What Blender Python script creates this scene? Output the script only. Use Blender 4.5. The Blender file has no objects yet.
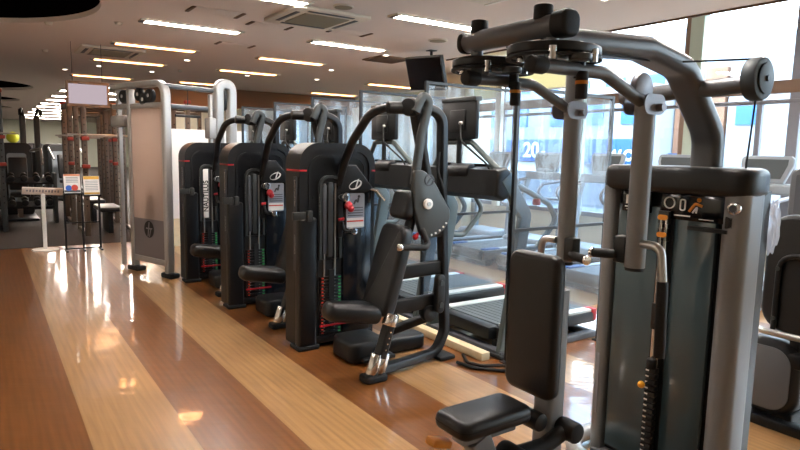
import bpy, bmesh, math, random
from mathutils import Vector, Matrix
random.seed(7)
R = math.radians
S = bpy.context.scene
COL = S.collection

# ------------------------------------------------------------------ camera, world, sun, exposure
CAM_F, CAM_H = 605.0, 1.5
th, phi, ro = R(6.95), R(34.5), R(1.2)
fw = Vector((math.sin(phi)*math.cos(th), math.cos(phi)*math.cos(th), -math.sin(th)))
r0 = Vector((math.cos(phi), -math.sin(phi), 0)); u0 = r0.cross(fw)
rt = r0*math.cos(ro)+u0*math.sin(ro); up = -r0*math.sin(ro)+u0*math.cos(ro)
cd = bpy.data.cameras.new('camera'); cam = bpy.data.objects.new('camera', cd); COL.objects.link(cam)
cd.sensor_fit = 'HORIZONTAL'; cd.sensor_width = 36.0; cd.lens = CAM_F/800*36; cd.clip_start = .05; cd.clip_end = 300
mw = Matrix((( rt.x, up.x, -fw.x, 0), (rt.y, up.y, -fw.y, 0), (rt.z, up.z, -fw.z, CAM_H), (0, 0, 0, 1)))
cam.matrix_world = mw; S.camera = cam

SKY = 4.3; SUN = .8
w = bpy.data.worlds.new('sky'); S.world = w; w.use_nodes = True
bg = w.node_tree.nodes['Background']; bg.inputs[0].default_value = (.86, .94, 1.0, 1); bg.inputs[1].default_value = SKY
sd = bpy.data.lights.new('sun', 'SUN'); sd.energy = SUN; sd.angle = R(3); sd.color = (1, .97, .92)
so = bpy.data.objects.new('sun', sd); COL.objects.link(so)
so.rotation_euler = Vector((.62, .25, -.75)).to_track_quat('-Z', 'Y').to_euler()
S.view_settings.view_transform = 'Standard'; S.view_settings.look = 'None'
S.view_settings.exposure = 1.7; S.view_settings.gamma = 1.0; S.view_settings.use_curve_mapping = False

# ------------------------------------------------------------------ materials
def lin(c):
    if isinstance(c, str):
        c = [int(c[i:i+2], 16)/255 for i in (0, 2, 4)]
    return tuple((v/12.92 if v <= .04045 else ((v+.055)/1.055)**2.4) for v in c)+(1,)
def mat(name, col, rough=.5, metal=0, bump=0, bscale=60, var=0, coat=0, spec=.4):
    m = bpy.data.materials.new(name); m.use_nodes = True; nt = m.node_tree; b = nt.nodes['Principled BSDF']
    c = lin(col); b.inputs['Base Color'].default_value = c
    b.inputs['Roughness'].default_value = rough; b.inputs['Metallic'].default_value = metal
    b.inputs['Specular IOR Level'].default_value = spec; b.inputs['Coat Weight'].default_value = coat
    tc = nt.nodes.new('ShaderNodeTexCoord'); n = nt.nodes.new('ShaderNodeTexNoise')
    n.inputs['Scale'].default_value = bscale; n.inputs['Detail'].default_value = 3
    nt.links.new(tc.outputs['Object'], n.inputs['Vector'])
    if bump:
        bp = nt.nodes.new('ShaderNodeBump'); bp.inputs['Strength'].default_value = bump; bp.inputs['Distance'].default_value = .01
        nt.links.new(n.outputs['Fac'], bp.inputs['Height']); nt.links.new(bp.outputs['Normal'], b.inputs['Normal'])
    mr = nt.nodes.new('ShaderNodeMapRange'); mr.inputs['To Min'].default_value = max(.02, rough-.06); mr.inputs['To Max'].default_value = rough+.06
    nt.links.new(n.outputs['Fac'], mr.inputs['Value']); nt.links.new(mr.outputs['Result'], b.inputs['Roughness'])
    if var:
        mx = nt.nodes.new('ShaderNodeMix'); mx.data_type = 'RGBA'
        mx.inputs[6].default_value = tuple(v*(1-var) for v in c[:3])+(1,); mx.inputs[7].default_value = tuple(min(1, v*(1+var)) for v in c[:3])+(1,)
        nt.links.new(n.outputs['Fac'], mx.inputs[0]); nt.links.new(mx.outputs[2], b.inputs['Base Color'])
    return m
def emis(name, col, strength):
    m = bpy.data.materials.new(name); m.use_nodes = True; nt = m.node_tree; nt.nodes.clear()
    e = nt.nodes.new('ShaderNodeEmission'); e.inputs[0].default_value = lin(col); e.inputs[1].default_value = strength
    o = nt.nodes.new('ShaderNodeOutputMaterial'); nt.links.new(e.outputs[0], o.inputs[0]); return m
def clear(name, tint, gloss=.06, rough=.03, haze=0, bump=0, bscale=6, hc=None):
    m = bpy.data.materials.new(name); m.use_nodes = True; nt = m.node_tree; nt.nodes.clear()
    t = nt.nodes.new('ShaderNodeBsdfTransparent'); t.inputs[0].default_value = lin(tint)
    g = nt.nodes.new('ShaderNodeBsdfGlossy'); g.inputs['Roughness'].default_value = rough
    mx = nt.nodes.new('ShaderNodeMixShader'); mx.inputs[0].default_value = gloss
    o = nt.nodes.new('ShaderNodeOutputMaterial')
    nt.links.new(t.outputs[0], mx.inputs[1]); nt.links.new(g.outputs[0], mx.inputs[2]); last = mx
    if haze:
        d = nt.nodes.new('ShaderNodeBsdfDiffuse'); d.inputs[0].default_value = (.85, .9, .95, 1)
        tl = nt.nodes.new('ShaderNodeBsdfTranslucent'); tl.inputs[0].default_value = (.85, .92, 1, 1)
        md = nt.nodes.new('ShaderNodeMixShader'); nt.links.new(d.outputs[0], md.inputs[1]); nt.links.new(tl.outputs[0], md.inputs[2])
        if hc: d.inputs[0].default_value = lin(hc); tl.inputs[0].default_value = lin(hc)
        m2 = nt.nodes.new('ShaderNodeMixShader'); m2.inputs[0].default_value = haze
        nt.links.new(mx.outputs[0], m2.inputs[1]); nt.links.new(md.outputs[0], m2.inputs[2]); last = m2
    if bump:
        tc = nt.nodes.new('ShaderNodeTexCoord'); mp = nt.nodes.new('ShaderNodeMapping'); mp.inputs['Scale'].default_value = (1, 1, .35)
        n = nt.nodes.new('ShaderNodeTexNoise'); n.inputs['Scale'].default_value = bscale; n.inputs['Distortion'].default_value = 1.5
        bp = nt.nodes.new('ShaderNodeBump'); bp.inputs['Strength'].default_value = bump; bp.inputs['Distance'].default_value = .05
        nt.links.new(tc.outputs['Object'], mp.inputs[0]); nt.links.new(mp.outputs[0], n.inputs[0])
        nt.links.new(n.outputs[0], bp.inputs['Height']); nt.links.new(bp.outputs[0], g.inputs['Normal'])
    nt.links.new(last.outputs[0], o.inputs[0]); return m

def floor_mat():
    m = bpy.data.materials.new('striped_wood_floor'); m.use_nodes = True; nt = m.node_tree; N = nt.nodes; L = nt.links
    b = N['Principled BSDF']; tc = N.new('ShaderNodeTexCoord'); sp = N.new('ShaderNodeSeparateXYZ'); L.new(tc.outputs['Object'], sp.inputs[0])
    def mth(op, a, bb=None, c=None):
        n = N.new('ShaderNodeMath'); n.operation = op
        for i, v in enumerate((a, bb, c)):
            if v is None: continue
            if isinstance(v, (int, float)): n.inputs[i].default_value = v
            else: L.new(v, n.inputs[i])
        return n.outputs[0]
    x = mth('SUBTRACT', sp.outputs['X'], .375); u = mth('DIVIDE', x, .457); fl = mth('FLOOR', u)
    par = mth('SUBTRACT', 1.0, mth('FLOORED_MODULO', fl, 2.0))       # 1 on the light bands
    par = mth('MULTIPLY', par, mth('GREATER_THAN', x, 0.0))
    # plank grain running along Y, slightly wavy
    mp = N.new('ShaderNodeMapping'); mp.inputs['Scale'].default_value = (1, .05, 1); L.new(tc.outputs['Object'], mp.inputs[0])
    g = N.new('ShaderNodeTexNoise'); g.inputs['Scale'].default_value = 42; g.inputs['Detail'].default_value = 1; L.new(mp.outputs[0], g.inputs[0])
    wv = N.new('ShaderNodeTexWave'); wv.wave_type = 'BANDS'; wv.bands_direction = 'X'; wv.inputs['Scale'].default_value = 7.5
    wv.inputs['Distortion'].default_value = 2.2; wv.inputs['Detail'].default_value = 2; wv.inputs['Detail Scale'].default_value = 1.4
    L.new(mp.outputs[0], wv.inputs[0])
    ln = N.new('ShaderNodeMapRange'); ln.inputs['From Min'].default_value = .0; ln.inputs['From Max'].default_value = .7
    ln.inputs['To Min'].default_value = .9; ln.inputs['To Max'].default_value = 1.0; L.new(wv.outputs['Fac'], ln.inputs[0])
    gr = N.new('ShaderNodeMapRange'); gr.inputs['From Min'].default_value = .3; gr.inputs['From Max'].default_value = .7
    gr.inputs['To Min'].default_value = .86; gr.inputs['To Max'].default_value = 1.1; L.new(g.outputs['Fac'], gr.inputs[0])
    bl = N.new('ShaderNodeTexNoise'); bl.inputs['Scale'].default_value = 1.3; bl.inputs['Detail'].default_value = 2; L.new(tc.outputs['Object'], bl.inputs[0])
    bm_ = N.new('ShaderNodeMapRange'); bm_.inputs['To Min'].default_value = .85; bm_.inputs['To Max'].default_value = 1.15; L.new(bl.outputs['Fac'], bm_.inputs[0])
    mx = N.new('ShaderNodeMix'); mx.data_type = 'RGBA'; mx.inputs[6].default_value = lin(DARKW); mx.inputs[7].default_value = lin(LIGHTW)
    L.new(par, mx.inputs[0])
    f = mth('MULTIPLY', mth('MULTIPLY', ln.outputs[0], gr.outputs[0]), bm_.outputs[0])
    vm = N.new('ShaderNodeVectorMath'); vm.operation = 'SCALE'; L.new(mx.outputs[2], vm.inputs[0]); L.new(f, vm.inputs['Scale'])
    L.new(vm.outputs[0], b.inputs['Base Color'])
    b.inputs['Roughness'].default_value = .29; b.inputs['Specular IOR Level'].default_value = .28
    b.inputs['Coat Weight'].default_value = .75; b.inputs['Coat Roughness'].default_value = .05; b.inputs['Coat IOR'].default_value = 1.5
    # worn polish: gently rippled across the boards
    mp2 = N.new('ShaderNodeMapping'); mp2.inputs['Rotation'].default_value = (0, 0, R(34)); L.new(tc.outputs['Object'], mp2.inputs[0])
    rp = N.new('ShaderNodeTexNoise'); rp.inputs['Scale'].default_value = 9; rp.inputs['Detail'].default_value = 2.5
    mp3 = N.new('ShaderNodeMapping'); mp3.inputs['Scale'].default_value = (.3, 1.25, 1); L.new(mp2.outputs[0], mp3.inputs[0]); L.new(mp3.outputs[0], rp.inputs[0])
    bp = N.new('ShaderNodeBump'); bp.inputs['Strength'].default_value = .085; bp.inputs['Distance'].default_value = .02; L.new(rp.outputs['Fac'], bp.inputs['Height'])
    L.new(bp.outputs[0], b.inputs['Normal']); L.new(bp.outputs[0], b.inputs['Coat Normal'])
    return m
DARKW, LIGHTW = '794a22', 'a87f52'

M = dict(
    floor=floor_mat(),
    rubber=mat('black_rubber_floor', '2b2623', .75, bump=.2, bscale=200, var=.2),
    ceil=mat('ceiling_paint', 'e2d7cf', .9, bump=.05, bscale=30),
    wall=mat('cream_wall', 'ddd5c0', .85, bump=.05, bscale=40),
    pale=mat('pale_wall', 'd6dccf', .85),
    brownwall=mat('brown_soffit', '7d6450', .8),
    black=mat('black_plastic', '151617', .42, bump=.08, bscale=250),
    shroud=mat('black_satin_shroud', '191a1c', .38, bump=.05, bscale=300),
    panel=mat('dark_tower_panel', '0e0f12', .3),
    smoke=mat('smoked_panel', '15191f', .16),
    vinyl=mat('black_vinyl', '161617', .36, bump=.1, bscale=400),
    frame=mat('black_powder_coat', '101113', .35, bump=.06, bscale=300),
    graphite=mat('graphite_paint', '424545', .38, metal=.35, bump=.04, bscale=300),
    taupe=mat('taupe_metallic_paint', '858789', .36, metal=.1, bump=.03, bscale=300),
    taupe_d=mat('dark_taupe_metallic_paint', '5f6164', .34, metal=.1, bump=.03, bscale=300),
    silver=mat('silver_paint', 'a5a3a0', .35, metal=.4, bump=.03, bscale=300),
    chrome=mat('chrome', 'd8d8d8', .12, metal=1),
    steel=mat('brushed_steel', 'b0b0ae', .3, metal=.9),
    rubber_b=mat('black_rubber', '121212', .65, bump=.1, bscale=200),
    red=mat('red_plastic', 'b3202a', .4), redp=mat('red_paint', '96382c', .5),
    green=mat('green_label', '3fae5a', .5), yellow=mat('yellow_plastic', 'e0a018', .4), orange=mat('orange_plastic', 'd98a2b', .45),
    white=mat('white_print', 'e4e2dd', .5), grey=mat('grey_print', '8c9097', .5), dgrey=mat('dark_grey_print', '4a4d52', .5),
    placard=mat('placard_blue_grey', '9aa2ad', .4), blue=mat('blue_print', '2f63c0', .5), redpr=mat('red_print', 'd04432', .5),
    tealpanel=mat('teal_grey_smoked_panel', '43555b', .16, coat=.3),
    belt=mat('grey_running_belt', '565c5c', .7, bump=.3, bscale=120), rail=mat('pale_side_rail', 'c9ccc8', .4),
    tgrey=mat('treadmill_grey', '5a6261', .4, metal=.3), screen=mat('black_screen', '0b0b0d', .12),
    haze=mat('console_grey', '8d979f', .3), acryl=mat('frosted_panel', 'e2d8d2', .35), acryl_d=mat('grey_lower_panel', '6e696c', .4),
    bronze=mat('bronze_paint', '62564b', .42, metal=.3, bump=.04), wood=mat('pale_timber', 'd8c6a0', .6, var=.15, bscale=12),
    brown=mat('brown_window_frame', '8a6f5c', .5), mull=mat('pale_green_pillar', 'b9c4b2', .6), alu=mat('grey_window_frame', '84848b', .4, metal=.3),
    glass=clear('window_glass', 'f4fbff', .05), vinylsheet=clear('clear_vinyl_sheet', 'c2dbf2', .05, .08, haze=.13, bump=.2),
    wrap=clear('crumpled_wrap', 'f2ecec', .2, .1, haze=.35, bump=.8, bscale=30),
    blind=None, lamp_w=emis('white_tube', 'fff6ee', 30.0), lamp_far=emis('far_white_tube', 'fff1e4', 26.0), lamp_o=emis('warm_tube', 'ffb070', 10.0), down=emis('downlight', 'fff4e6', 5),
    board=emis('lit_board', 'd6c4cc', .24), grille=mat('cassette_grille', '8f8672', .7), vent=mat('brown_vent', '5f4836', .7),
    cass=mat('cassette_white', 'd6cebf', .6), darkhole=mat('black_recess', '060506', .9, spec=0),
    facade=mat('white_facade', '87909c', .8), facade2=mat('brick_facade', '80604f', .8, var=.15), bwin=mat('blue_shop_window', '36649c', .25),
    signblue=mat('blue_sign', '124a86', .5), street=mat('street', '8a8a8a', .9), bgrey=mat('grey_shopfront', '59636f', .6),
    slate=mat('slate_rubber', '3e474b', .5), paper=mat('paper', 'ece9e4', .6), yellowp=mat('yellow_print', 'e0b04a', .6), orangep=mat('orange_print', 'e08a5a', .6),
    ball=mat('yellow_ball', 'c8cc30', .5),
)
def blindmat(name, c1, c2, fac=.42):
    m = bpy.data.materials.new(name); m.use_nodes = True; nt = m.node_tree; nt.nodes.clear()
    d = nt.nodes.new('ShaderNodeBsdfDiffuse'); d.inputs[0].default_value = lin(c1); t = nt.nodes.new('ShaderNodeBsdfTranslucent'); t.inputs[0].default_value = lin(c2)
    mx = nt.nodes.new('ShaderNodeMixShader'); mx.inputs[0].default_value = fac; o = nt.nodes.new('ShaderNodeOutputMaterial')
    nt.links.new(d.outputs[0], mx.inputs[1]); nt.links.new(t.outputs[0], mx.inputs[2]); nt.links.new(mx.outputs[0], o.inputs[0]); return m
M['blind'] = blindmat('cream_blind', 'efe6c8', 'f0e6c4'); M['curtain'] = blindmat('pale_curtain', 'dfe8e6', 'dfeeee', .22)
M['frost'] = clear('frosted_sheet', 'e0d0c8', .05, .3, haze=.6, hc='d8c9be')

# ------------------------------------------------------------------ mesh helpers
def rrect(w, h, r, n=5):
    pts = []
    for cx, cy, a in ((w/2-r, h/2-r, 0), (-w/2+r, h/2-r, 90), (-w/2+r, -h/2+r, 180), (w/2-r, -h/2+r, 270)):
        for i in range(n+1):
            t = R(a+90*i/n); pts.append((cx+r*math.cos(t), cy+r*math.sin(t)))
    return pts
def circ(r, n=16, ry=None):
    return [(r*math.cos(2*math.pi*i/n), (ry or r)*math.sin(2*math.pi*i/n)) for i in range(n)]
def fillet(pts, r, n=6):
    P = [Vector(p) for p in pts]; out = [P[0]]
    for i in range(1, len(P)-1):
        a, b, c = P[i-1], P[i], P[i+1]; d1 = (a-b); d2 = (c-b); l1, l2 = d1.length, d2.length; d1.normalize(); d2.normalize()
        ang = d1.angle(d2)
        if ang > R(175): out.append(b); continue
        t = min(r/math.tan(ang/2), l1*.48, l2*.48)
        s, e = b+d1*t, b+d2*t
        for k in range(n+1):
            q = k/n; out.append(s*(1-q)**2+b*2*q*(1-q)+e*q*q)
    out.append(P[-1]); return out
def rpoly(pts, r, n=5):
    """closed 2D polygon with its corners rounded"""
    out = []; N = len(pts)
    for i in range(N):
        a, b, c = (Vector(pts[i-1]), Vector(pts[i]), Vector(pts[(i+1) % N])); d1 = (a-b); d2 = (c-b); t1 = min(r, d1.length*.48); t2 = min(r, d2.length*.48)
        s_, e = b+d1.normalized()*t1, b+d2.normalized()*t2
        for k in range(n+1):
            q = k/n; p = s_*(1-q)**2+b*2*q*(1-q)+e*q*q; out.append((p.x, p.y))
    return out
class MB:
    def __init__(s): s.bm = bmesh.new()
    def _merge(s, t, mi, bev=0, seg=2, edges=None):
        if bev:
            bmesh.ops.bevel(t, geom=edges if edges is not None else list(t.edges), offset=bev, segments=seg, profile=.5, affect='EDGES', clamp_overlap=True)
        for f in t.faces: f.material_index = mi
        me = bpy.data.meshes.new('tmp'); t.to_mesh(me); t.free(); s.bm.from_mesh(me); bpy.data.meshes.remove(me)
    def box(s, c, d, rot=None, bev=0, seg=2, mi=0):
        t = bmesh.new(); bmesh.ops.create_cube(t, size=1.0)
        bmesh.ops.scale(t, vec=d, verts=t.verts)
        if rot is not None:
            s._bev(t, bev, seg); bev = 0
            bmesh.ops.rotate(t, cent=(0, 0, 0), matrix=rot.to_3x3() if isinstance(rot, Matrix) else rot, verts=t.verts)
        bmesh.ops.translate(t, vec=c, verts=t.verts); s._merge(t, mi, bev, seg); return s
    def _bev(s, t, bev, seg):
        if bev: bmesh.ops.bevel(t, geom=list(t.edges), offset=bev, segments=seg, profile=.5, affect='EDGES', clamp_overlap=True)
    def b2(s, lo, hi, **k):
        lo, hi = Vector(lo), Vector(hi); return s.box((lo+hi)/2, hi-lo, **k)
    def sweep(s, pts, sec, upv=(0, 0, 1), cap=True, mi=0, scales=None):
        P = [Vector(p) for p in pts]; t = bmesh.new(); rings = []; u = None
        for i, p in enumerate(P):
            d = ((P[min(i+1, len(P)-1)]-P[i]).normalized()+(P[i]-P[max(i-1, 0)]).normalized())
            d.normalize()
            if u is None:
                upv = Vector(upv); u = upv-d*upv.dot(d)
                if u.length < 1e-3: u = Vector((1, 0, 0))-d*d.x
                u.normalize()
            else:
                u = u-d*u.dot(d); u.normalize()
            v = d.cross(u); k = scales[i] if scales else 1
            rings.append([t.verts.new(p+v*a*k+u*b*k) for a, b in sec])
        n = len(sec)
        for a, b in zip(rings, rings[1:]):
            for j in range(n): t.faces.new((a[j], a[(j+1) % n], b[(j+1) % n], b[j]))
        if cap:
            t.faces.new(list(reversed(rings[0]))); t.faces.new(rings[-1])
        s._merge(t, mi); return s
    def tube(s, pts, r, fil=0, n=14, mi=0, fn=6):
        if fil: pts = fillet(pts, fil, fn)
        return s.sweep(pts, circ(r, n), mi=mi)
    def cyl(s, p0, p1, r, r1=None, n=28, bev=0, mi=0):
        p0, p1 = Vector(p0), Vector(p1); r1 = r if r1 is None else r1; L = (p1-p0).length
        if not bev: return s.sweep([p0, p1], circ(1, n), mi=mi, scales=[r, r1])
        d = (p1-p0)/L
        return s.sweep([p0, p0+d*bev*.3, p0+d*bev, p1-d*bev, p1-d*bev*.3, p1], circ(1, n), mi=mi, scales=[r-bev, r-bev*.3, r, r1, r1-bev*.3, r1-bev])
    def prism(s, poly, o, u, v, d, bev=0, seg=3, mi=0):
        """polygon poly (in axes u, v through o) extruded by d along u x v, rims rounded by bev"""
        o, u, v = Vector(o), Vector(u).normalized(), Vector(v).normalized(); nn = u.cross(v).normalized(); t = bmesh.new()
        P = [Vector((p[0], p[1])) for p in poly]; n = len(P)
        area = sum(P[i].x*P[(i+1) % n].y-P[(i+1) % n].x*P[i].y for i in range(n))
        if area < 0: P.reverse()
        off = []
        for i in range(n):
            e1 = P[i]-P[i-1]; e2 = P[(i+1) % n]-P[i]
            n1 = Vector((-e1.y, e1.x)).normalized(); n2 = Vector((-e2.y, e2.x)).normalized()
            q = n1+n2; off.append(q/max(.35, 1+n1.dot(n2)))
        if bev:
            bev = min(bev, abs(d)*.49)
            prof = [(bev*(1-math.sin(R(90*k/seg))), bev*(1-math.cos(R(90*k/seg)))) for k in range(seg+1)]   # (inset, height)
            L_ = prof+[(i_, abs(d)-h_) for i_, h_ in reversed(prof)]
        else: L_ = [(0, 0), (0, abs(d))]
        sg = 1 if d > 0 else -1; rings = []
        for i_, h_ in L_:
            rings.append([t.verts.new(o+u*(p+q*i_).x+v*(p+q*i_).y+nn*h_*sg) for p, q in zip(P, off)])
        for A, B in zip(rings, rings[1:]):
            for j in range(n): t.faces.new((A[j], A[(j+1) % n], B[(j+1) % n], B[j]))
        t.faces.new(list(reversed(rings[0]))); t.faces.new(rings[-1])
        s._merge(t, mi); return s
    def ring(s, outer, inner, o, u, v, d, bev=0, mi=0):
        """flat frame between two polygons of the same count, extruded"""
        o, u, v = Vector(o), Vector(u), Vector(v); nn = u.cross(v).normalized(); t = bmesh.new(); n = len(outer)
        q = lambda p, k: t.verts.new(o+u*p[0]+v*p[1]+nn*k)
        A = [q(p, 0) for p in outer]; B = [q(p, d) for p in outer]; C = [q(p, 0) for p in inner]; D = [q(p, d) for p in inner]
        for j in range(n):
            k = (j+1) % n
            t.faces.new((A[j], A[k], B[k], B[j])); t.faces.new((C[k], C[j], D[j], D[k]))
            t.faces.new((B[j], B[k], D[k], D[j])); t.faces.new((A[k], A[j], C[j], C[k]))
        ed = [e for e in t.edges if all(vv in B for vv in e.verts)] if bev else None
        s._merge(t, mi, bev, 3, ed); return s
    def ball(s, c, r, mi=0, sc=(1, 1, 1)):
        t = bmesh.new(); bmesh.ops.create_uvsphere(t, u_segments=20, v_segments=12, radius=r)
        bmesh.ops.scale(t, vec=sc, verts=t.verts); bmesh.ops.translate(t, vec=c, verts=t.verts); s._merge(t, mi); return s
    def text(s, st, o, u, v, size, depth=.001, mi=0, bold=0, shear=0, center=True):
        cu = bpy.data.curves.new('t', 'FONT'); cu.body = st; cu.size = size; cu.extrude = depth; cu.offset = bold; cu.shear = shear
        if center: cu.align_x = 'CENTER'; cu.align_y = 'CENTER'
        ob = bpy.data.objects.new('t', cu); COL.objects.link(ob); dg = bpy.context.evaluated_depsgraph_get()
        me = bpy.data.meshes.new_from_object(ob.evaluated_get(dg)); bpy.data.objects.remove(ob); bpy.data.curves.remove(cu)
        u, v = Vector(u).normalized(), Vector(v).normalized(); nn = u.cross(v)
        t = bmesh.new(); t.from_mesh(me); bpy.data.meshes.remove(me)
        bmesh.ops.transform(t, matrix=Matrix(((u.x, v.x, nn.x, o[0]), (u.y, v.y, nn.y, o[1]), (u.z, v.z, nn.z, o[2]), (0, 0, 0, 1))), verts=t.verts)
        s._merge(t, mi); return s
    def obj(s, name, mats, parent=None, loc=None):
        bmesh.ops.recalc_face_normals(s.bm, faces=s.bm.faces)
        me = bpy.data.meshes.new(name); s.bm.to_mesh(me); s.bm.free()
        for m in (mats if isinstance(mats, (list, tuple)) else [mats]): me.materials.append(M[m] if isinstance(m, str) else m)
        me.polygons.foreach_set('use_smooth', [True]*len(me.polygons)); me.set_sharp_from_angle(angle=R(38))
        o = bpy.data.objects.new(name, me); COL.objects.link(o)
        if parent: o.parent = parent
        if loc: o.location = loc
        return o
def tag(o, label, cat, group=None):
    o['label'] = label; o['category'] = cat
    if group: o['group'] = group
    return o
def thing(name, label, cat, loc=(0, 0, 0), rz=0, group=None):
    o = bpy.data.objects.new(name, None); COL.objects.link(o); o.location = loc; o.rotation_euler = (0, 0, rz); o.empty_display_size = .1
    return tag(o, label, cat, group)
def struct(o): o['kind'] = 'structure'; return o
def dup(root, loc, label, rz=None, group=None):
    r = root.copy(); COL.objects.link(r); r.location = loc; r['label'] = label
    if rz is not None: r.rotation_euler = (0, 0, rz)
    if group: r['group'] = group
    for ch in list(root.children):
        c = ch.copy(); COL.objects.link(c); c.parent = r
        for g in list(ch.children):
            d = g.copy(); COL.objects.link(d); d.parent = c
    return r
X, Y, Z = Vector((1, 0, 0)), Vector((0, 1, 0)), Vector((0, 0, 1))

# ================================================================== SETTING
FX0, FX1, FY0, FY1 = -4.5, 7.8, -3.0, 46.0      # room
CH = 3.0; EDGE = 6.33                            # ceiling height, edge of the ceiling by the window recess
m = MB(); m.b2((FX0, FY0, -.1), (9.1, 10.15, 0)); struct(m.obj('floor', 'floor'))
m = MB(); m.b2((FX0, 10.15, -.1), (9.1, FY1, .004)); struct(m.obj('floor_rubber', 'rubber'))
# ceiling with round recesses
m = MB(); t = bmesh.new()
holes = [(-.8, 7.7, 1.95), (-.8, 19.4, 2.0), (-.8, 25.3, 1.95), (-.8, 31.0, 1.9)]
hx0, hx1 = -3.0, 1.4
ys = [FY0]
def quad(x0, y0, x1, y1, z=CH):
    t.faces.new([t.verts.new(p) for p in ((x0, y0, z), (x0, y1, z), (x1, y1, z), (x1, y0, z))])
yprev = FY0
for cx, cy, r in holes:
    quad(hx0, yprev, hx1, cy-2.2); yprev = cy+2.2; n = 64
    sq = []; ci = []; hi = []
    for i in range(n):
        a = 2*math.pi*(i+.5)/n; c, s_ = math.cos(a), math.sin(a)
        bx = (hx1-cx) if c > 0 else (cx-hx0); k = min(bx/abs(c) if abs(c) > 1e-6 else 9e9, 2.2/abs(s_) if abs(s_) > 1e-6 else 9e9)
        sq.append(t.verts.new((cx+k*c, cy+k*s_, CH))); ci.append(t.verts.new((cx+r*c, cy+r*s_, CH))); hi.append(t.verts.new((cx+r*c, cy+r*s_, CH+.06)))
    for i in range(n):
        j = (i+1) % n
        t.faces.new((sq[i], ci[i], ci[j], sq[j])); t.faces.new((ci[i], hi[i], hi[j], ci[j]))
    for sx_, sy_ in ((1, 1), (-1, 1), (-1, -1), (1, -1)):   # corner slivers of the square cell
        q = [v for v in sq if (v.co.x-cx)*sx_ > 0 and (v.co.y-cy)*sy_ > 0]
        ex = hx1 if sx_ > 0 else hx0; ey = cy+2.2*sy_
        on_x = [v for v in q if abs(v.co.x-ex) < 1e-4]; on_y = [v for v in q if abs(v.co.y-ey) < 1e-4]
        if on_x and on_y:
            va = max(on_x, key=lambda v: abs(v.co.y-cy)); vb = max(on_y, key=lambda v: abs(v.co.x-cx))
            t.faces.new((va, vb, t.verts.new((ex, ey, CH))))
quad(hx0, yprev, hx1, FY1); quad(FX0, FY0, hx0, FY1)
quad(hx1, FY0, EDGE, FY1); quad(EDGE, 7.95, 9.1, FY1)
m._merge(t, 0)
ceil = struct(m.obj('ceiling', 'ceil'))
m = MB(); m.b2((EDGE-.025, FY0, CH-.018), (EDGE+.01, 7.95, CH-.001)); struct(m.obj('trim_7', 'vent'))
m = MB(); m.b2((EDGE, FY0, 3.5), (FX1+.1, 7.97, 3.6)); m.b2((EDGE-.02, FY0, CH+.005), (EDGE, 7.95, 3.6)); struct(m.obj('ceiling_recess', 'ceil'))
m = MB(); m.b2((FX0, FY0, 3.62), (EDGE-.03, FY1, 3.72)); m.b2((EDGE-.03, FY0, 3.62), (8.0, 9.9, 3.72)); m.b2((EDGE-.03, 9.9, 3.62), (9.2, FY1, 3.72)); struct(m.obj('ceiling_slab', 'ceil'))
for i, (cx, cy, r) in enumerate(holes):
    m = MB(); m.cyl((cx, cy, CH+.06), (cx, cy, CH+.1), r, n=64); struct(m.obj('ceiling_dome_%d' % (i+1), 'darkhole'))
m = MB(); m.b2((FX0-.1, FY0, 0), (FX0, FY1, CH)); struct(m.obj('wall_left', 'wall'))
m = MB(); m.b2((FX0, FY0-.1, 0), (FX1, FY0, 3.6)); struct(m.obj('wall_back', 'wall'))
m = MB(); m.b2((FX0, FY1, 0), (9.1, FY1+.1, CH)); struct(m.obj('wall_far', 'pale'))
m = MB(); m.b2((FX1, 9.85, 0), (9.1, 9.97, 3.6)); struct(m.obj('wall_return', 'wall'))
m = MB(); m.b2((9.1, 9.85, 0), (9.2, FY1, .9)); m.b2((9.1, 9.85, 2.62), (9.2, FY1, 3.2)); m.b2((9.1, 19.5, .9), (9.2, FY1, 2.62)); struct(m.obj('wall_right', 'wall'))
m = MB(); m.b2((4.0, 19.4, 0), (9.1, 19.5, CH)); struct(m.obj('wall_middle', 'wall'))
m = MB(); m.b2((3.0, 15.6, 2.52), (9.05, 15.8, CH-.005)); struct(m.obj('trim_6', 'brownwall'))
# window wall at X = FX1
m = MB(); m.b2((FX1, FY0, 0), (FX1+.12, 9.85, .55)); m.b2((FX1, FY0, 3.4), (FX1+.12, 9.85, 3.6)); struct(m.obj('wall_window', 'wall'))
m = MB(); m.b2((FX1-.05, FY0, 2.27), (FX1+.05, 9.85, 2.42), bev=.01); struct(m.obj('trim_1', 'brown'))
m = MB(); m.b2((FX1-.04, FY0, 2.15), (FX1+.04, 9.85, 2.2), bev=.01); struct(m.obj('trim_2', 'alu'))
bays = [-3.0, -.9, 1.2, 3.3, 4.48, 6.35, 8.1, 9.85]
k = 0
for a, b in zip(bays, bays[1:]):
    k += 1; fr = MB()
    for y in (a+.03, b-.03): fr.b2((FX1-.03, y-.03, .55), (FX1+.03, y+.03, 3.4))
    if k in (4, 5): fr.b2((FX1-.03, (a+b)/2-.03-.2, .55), (FX1+.03, (a+b)/2+.03-.2, 2.2))
    fr.b2((FX1-.03, a, .55), (FX1+.03, b, .62)); fr.b2((FX1-.03, a, 3.34), (FX1+.03, b, 3.4))
    f = struct(fr.obj('window_%d' % k, 'alu')); p = MB(); p.b2((FX1-.006, a+.06, .6), (FX1+.006, b-.06, 3.35)); p.obj('window_pane', 'glass', f)
m = MB(); m.b2((FX1-.14, 4.4, .55), (FX1-.06, 4.58, 3.5), bev=.01); m.b2((FX1-.12, 4.585, .55), (FX1-.06, 4.65, 3.4), mi=1); struct(m.obj('trim_3', ['mull', 'brown']))
m = MB(); m.b2((FX1-.14, 6.22, .55), (FX1-.06, 6.44, 3.5), bev=.01); struct(m.obj('trim_4', 'mull'))
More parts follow.
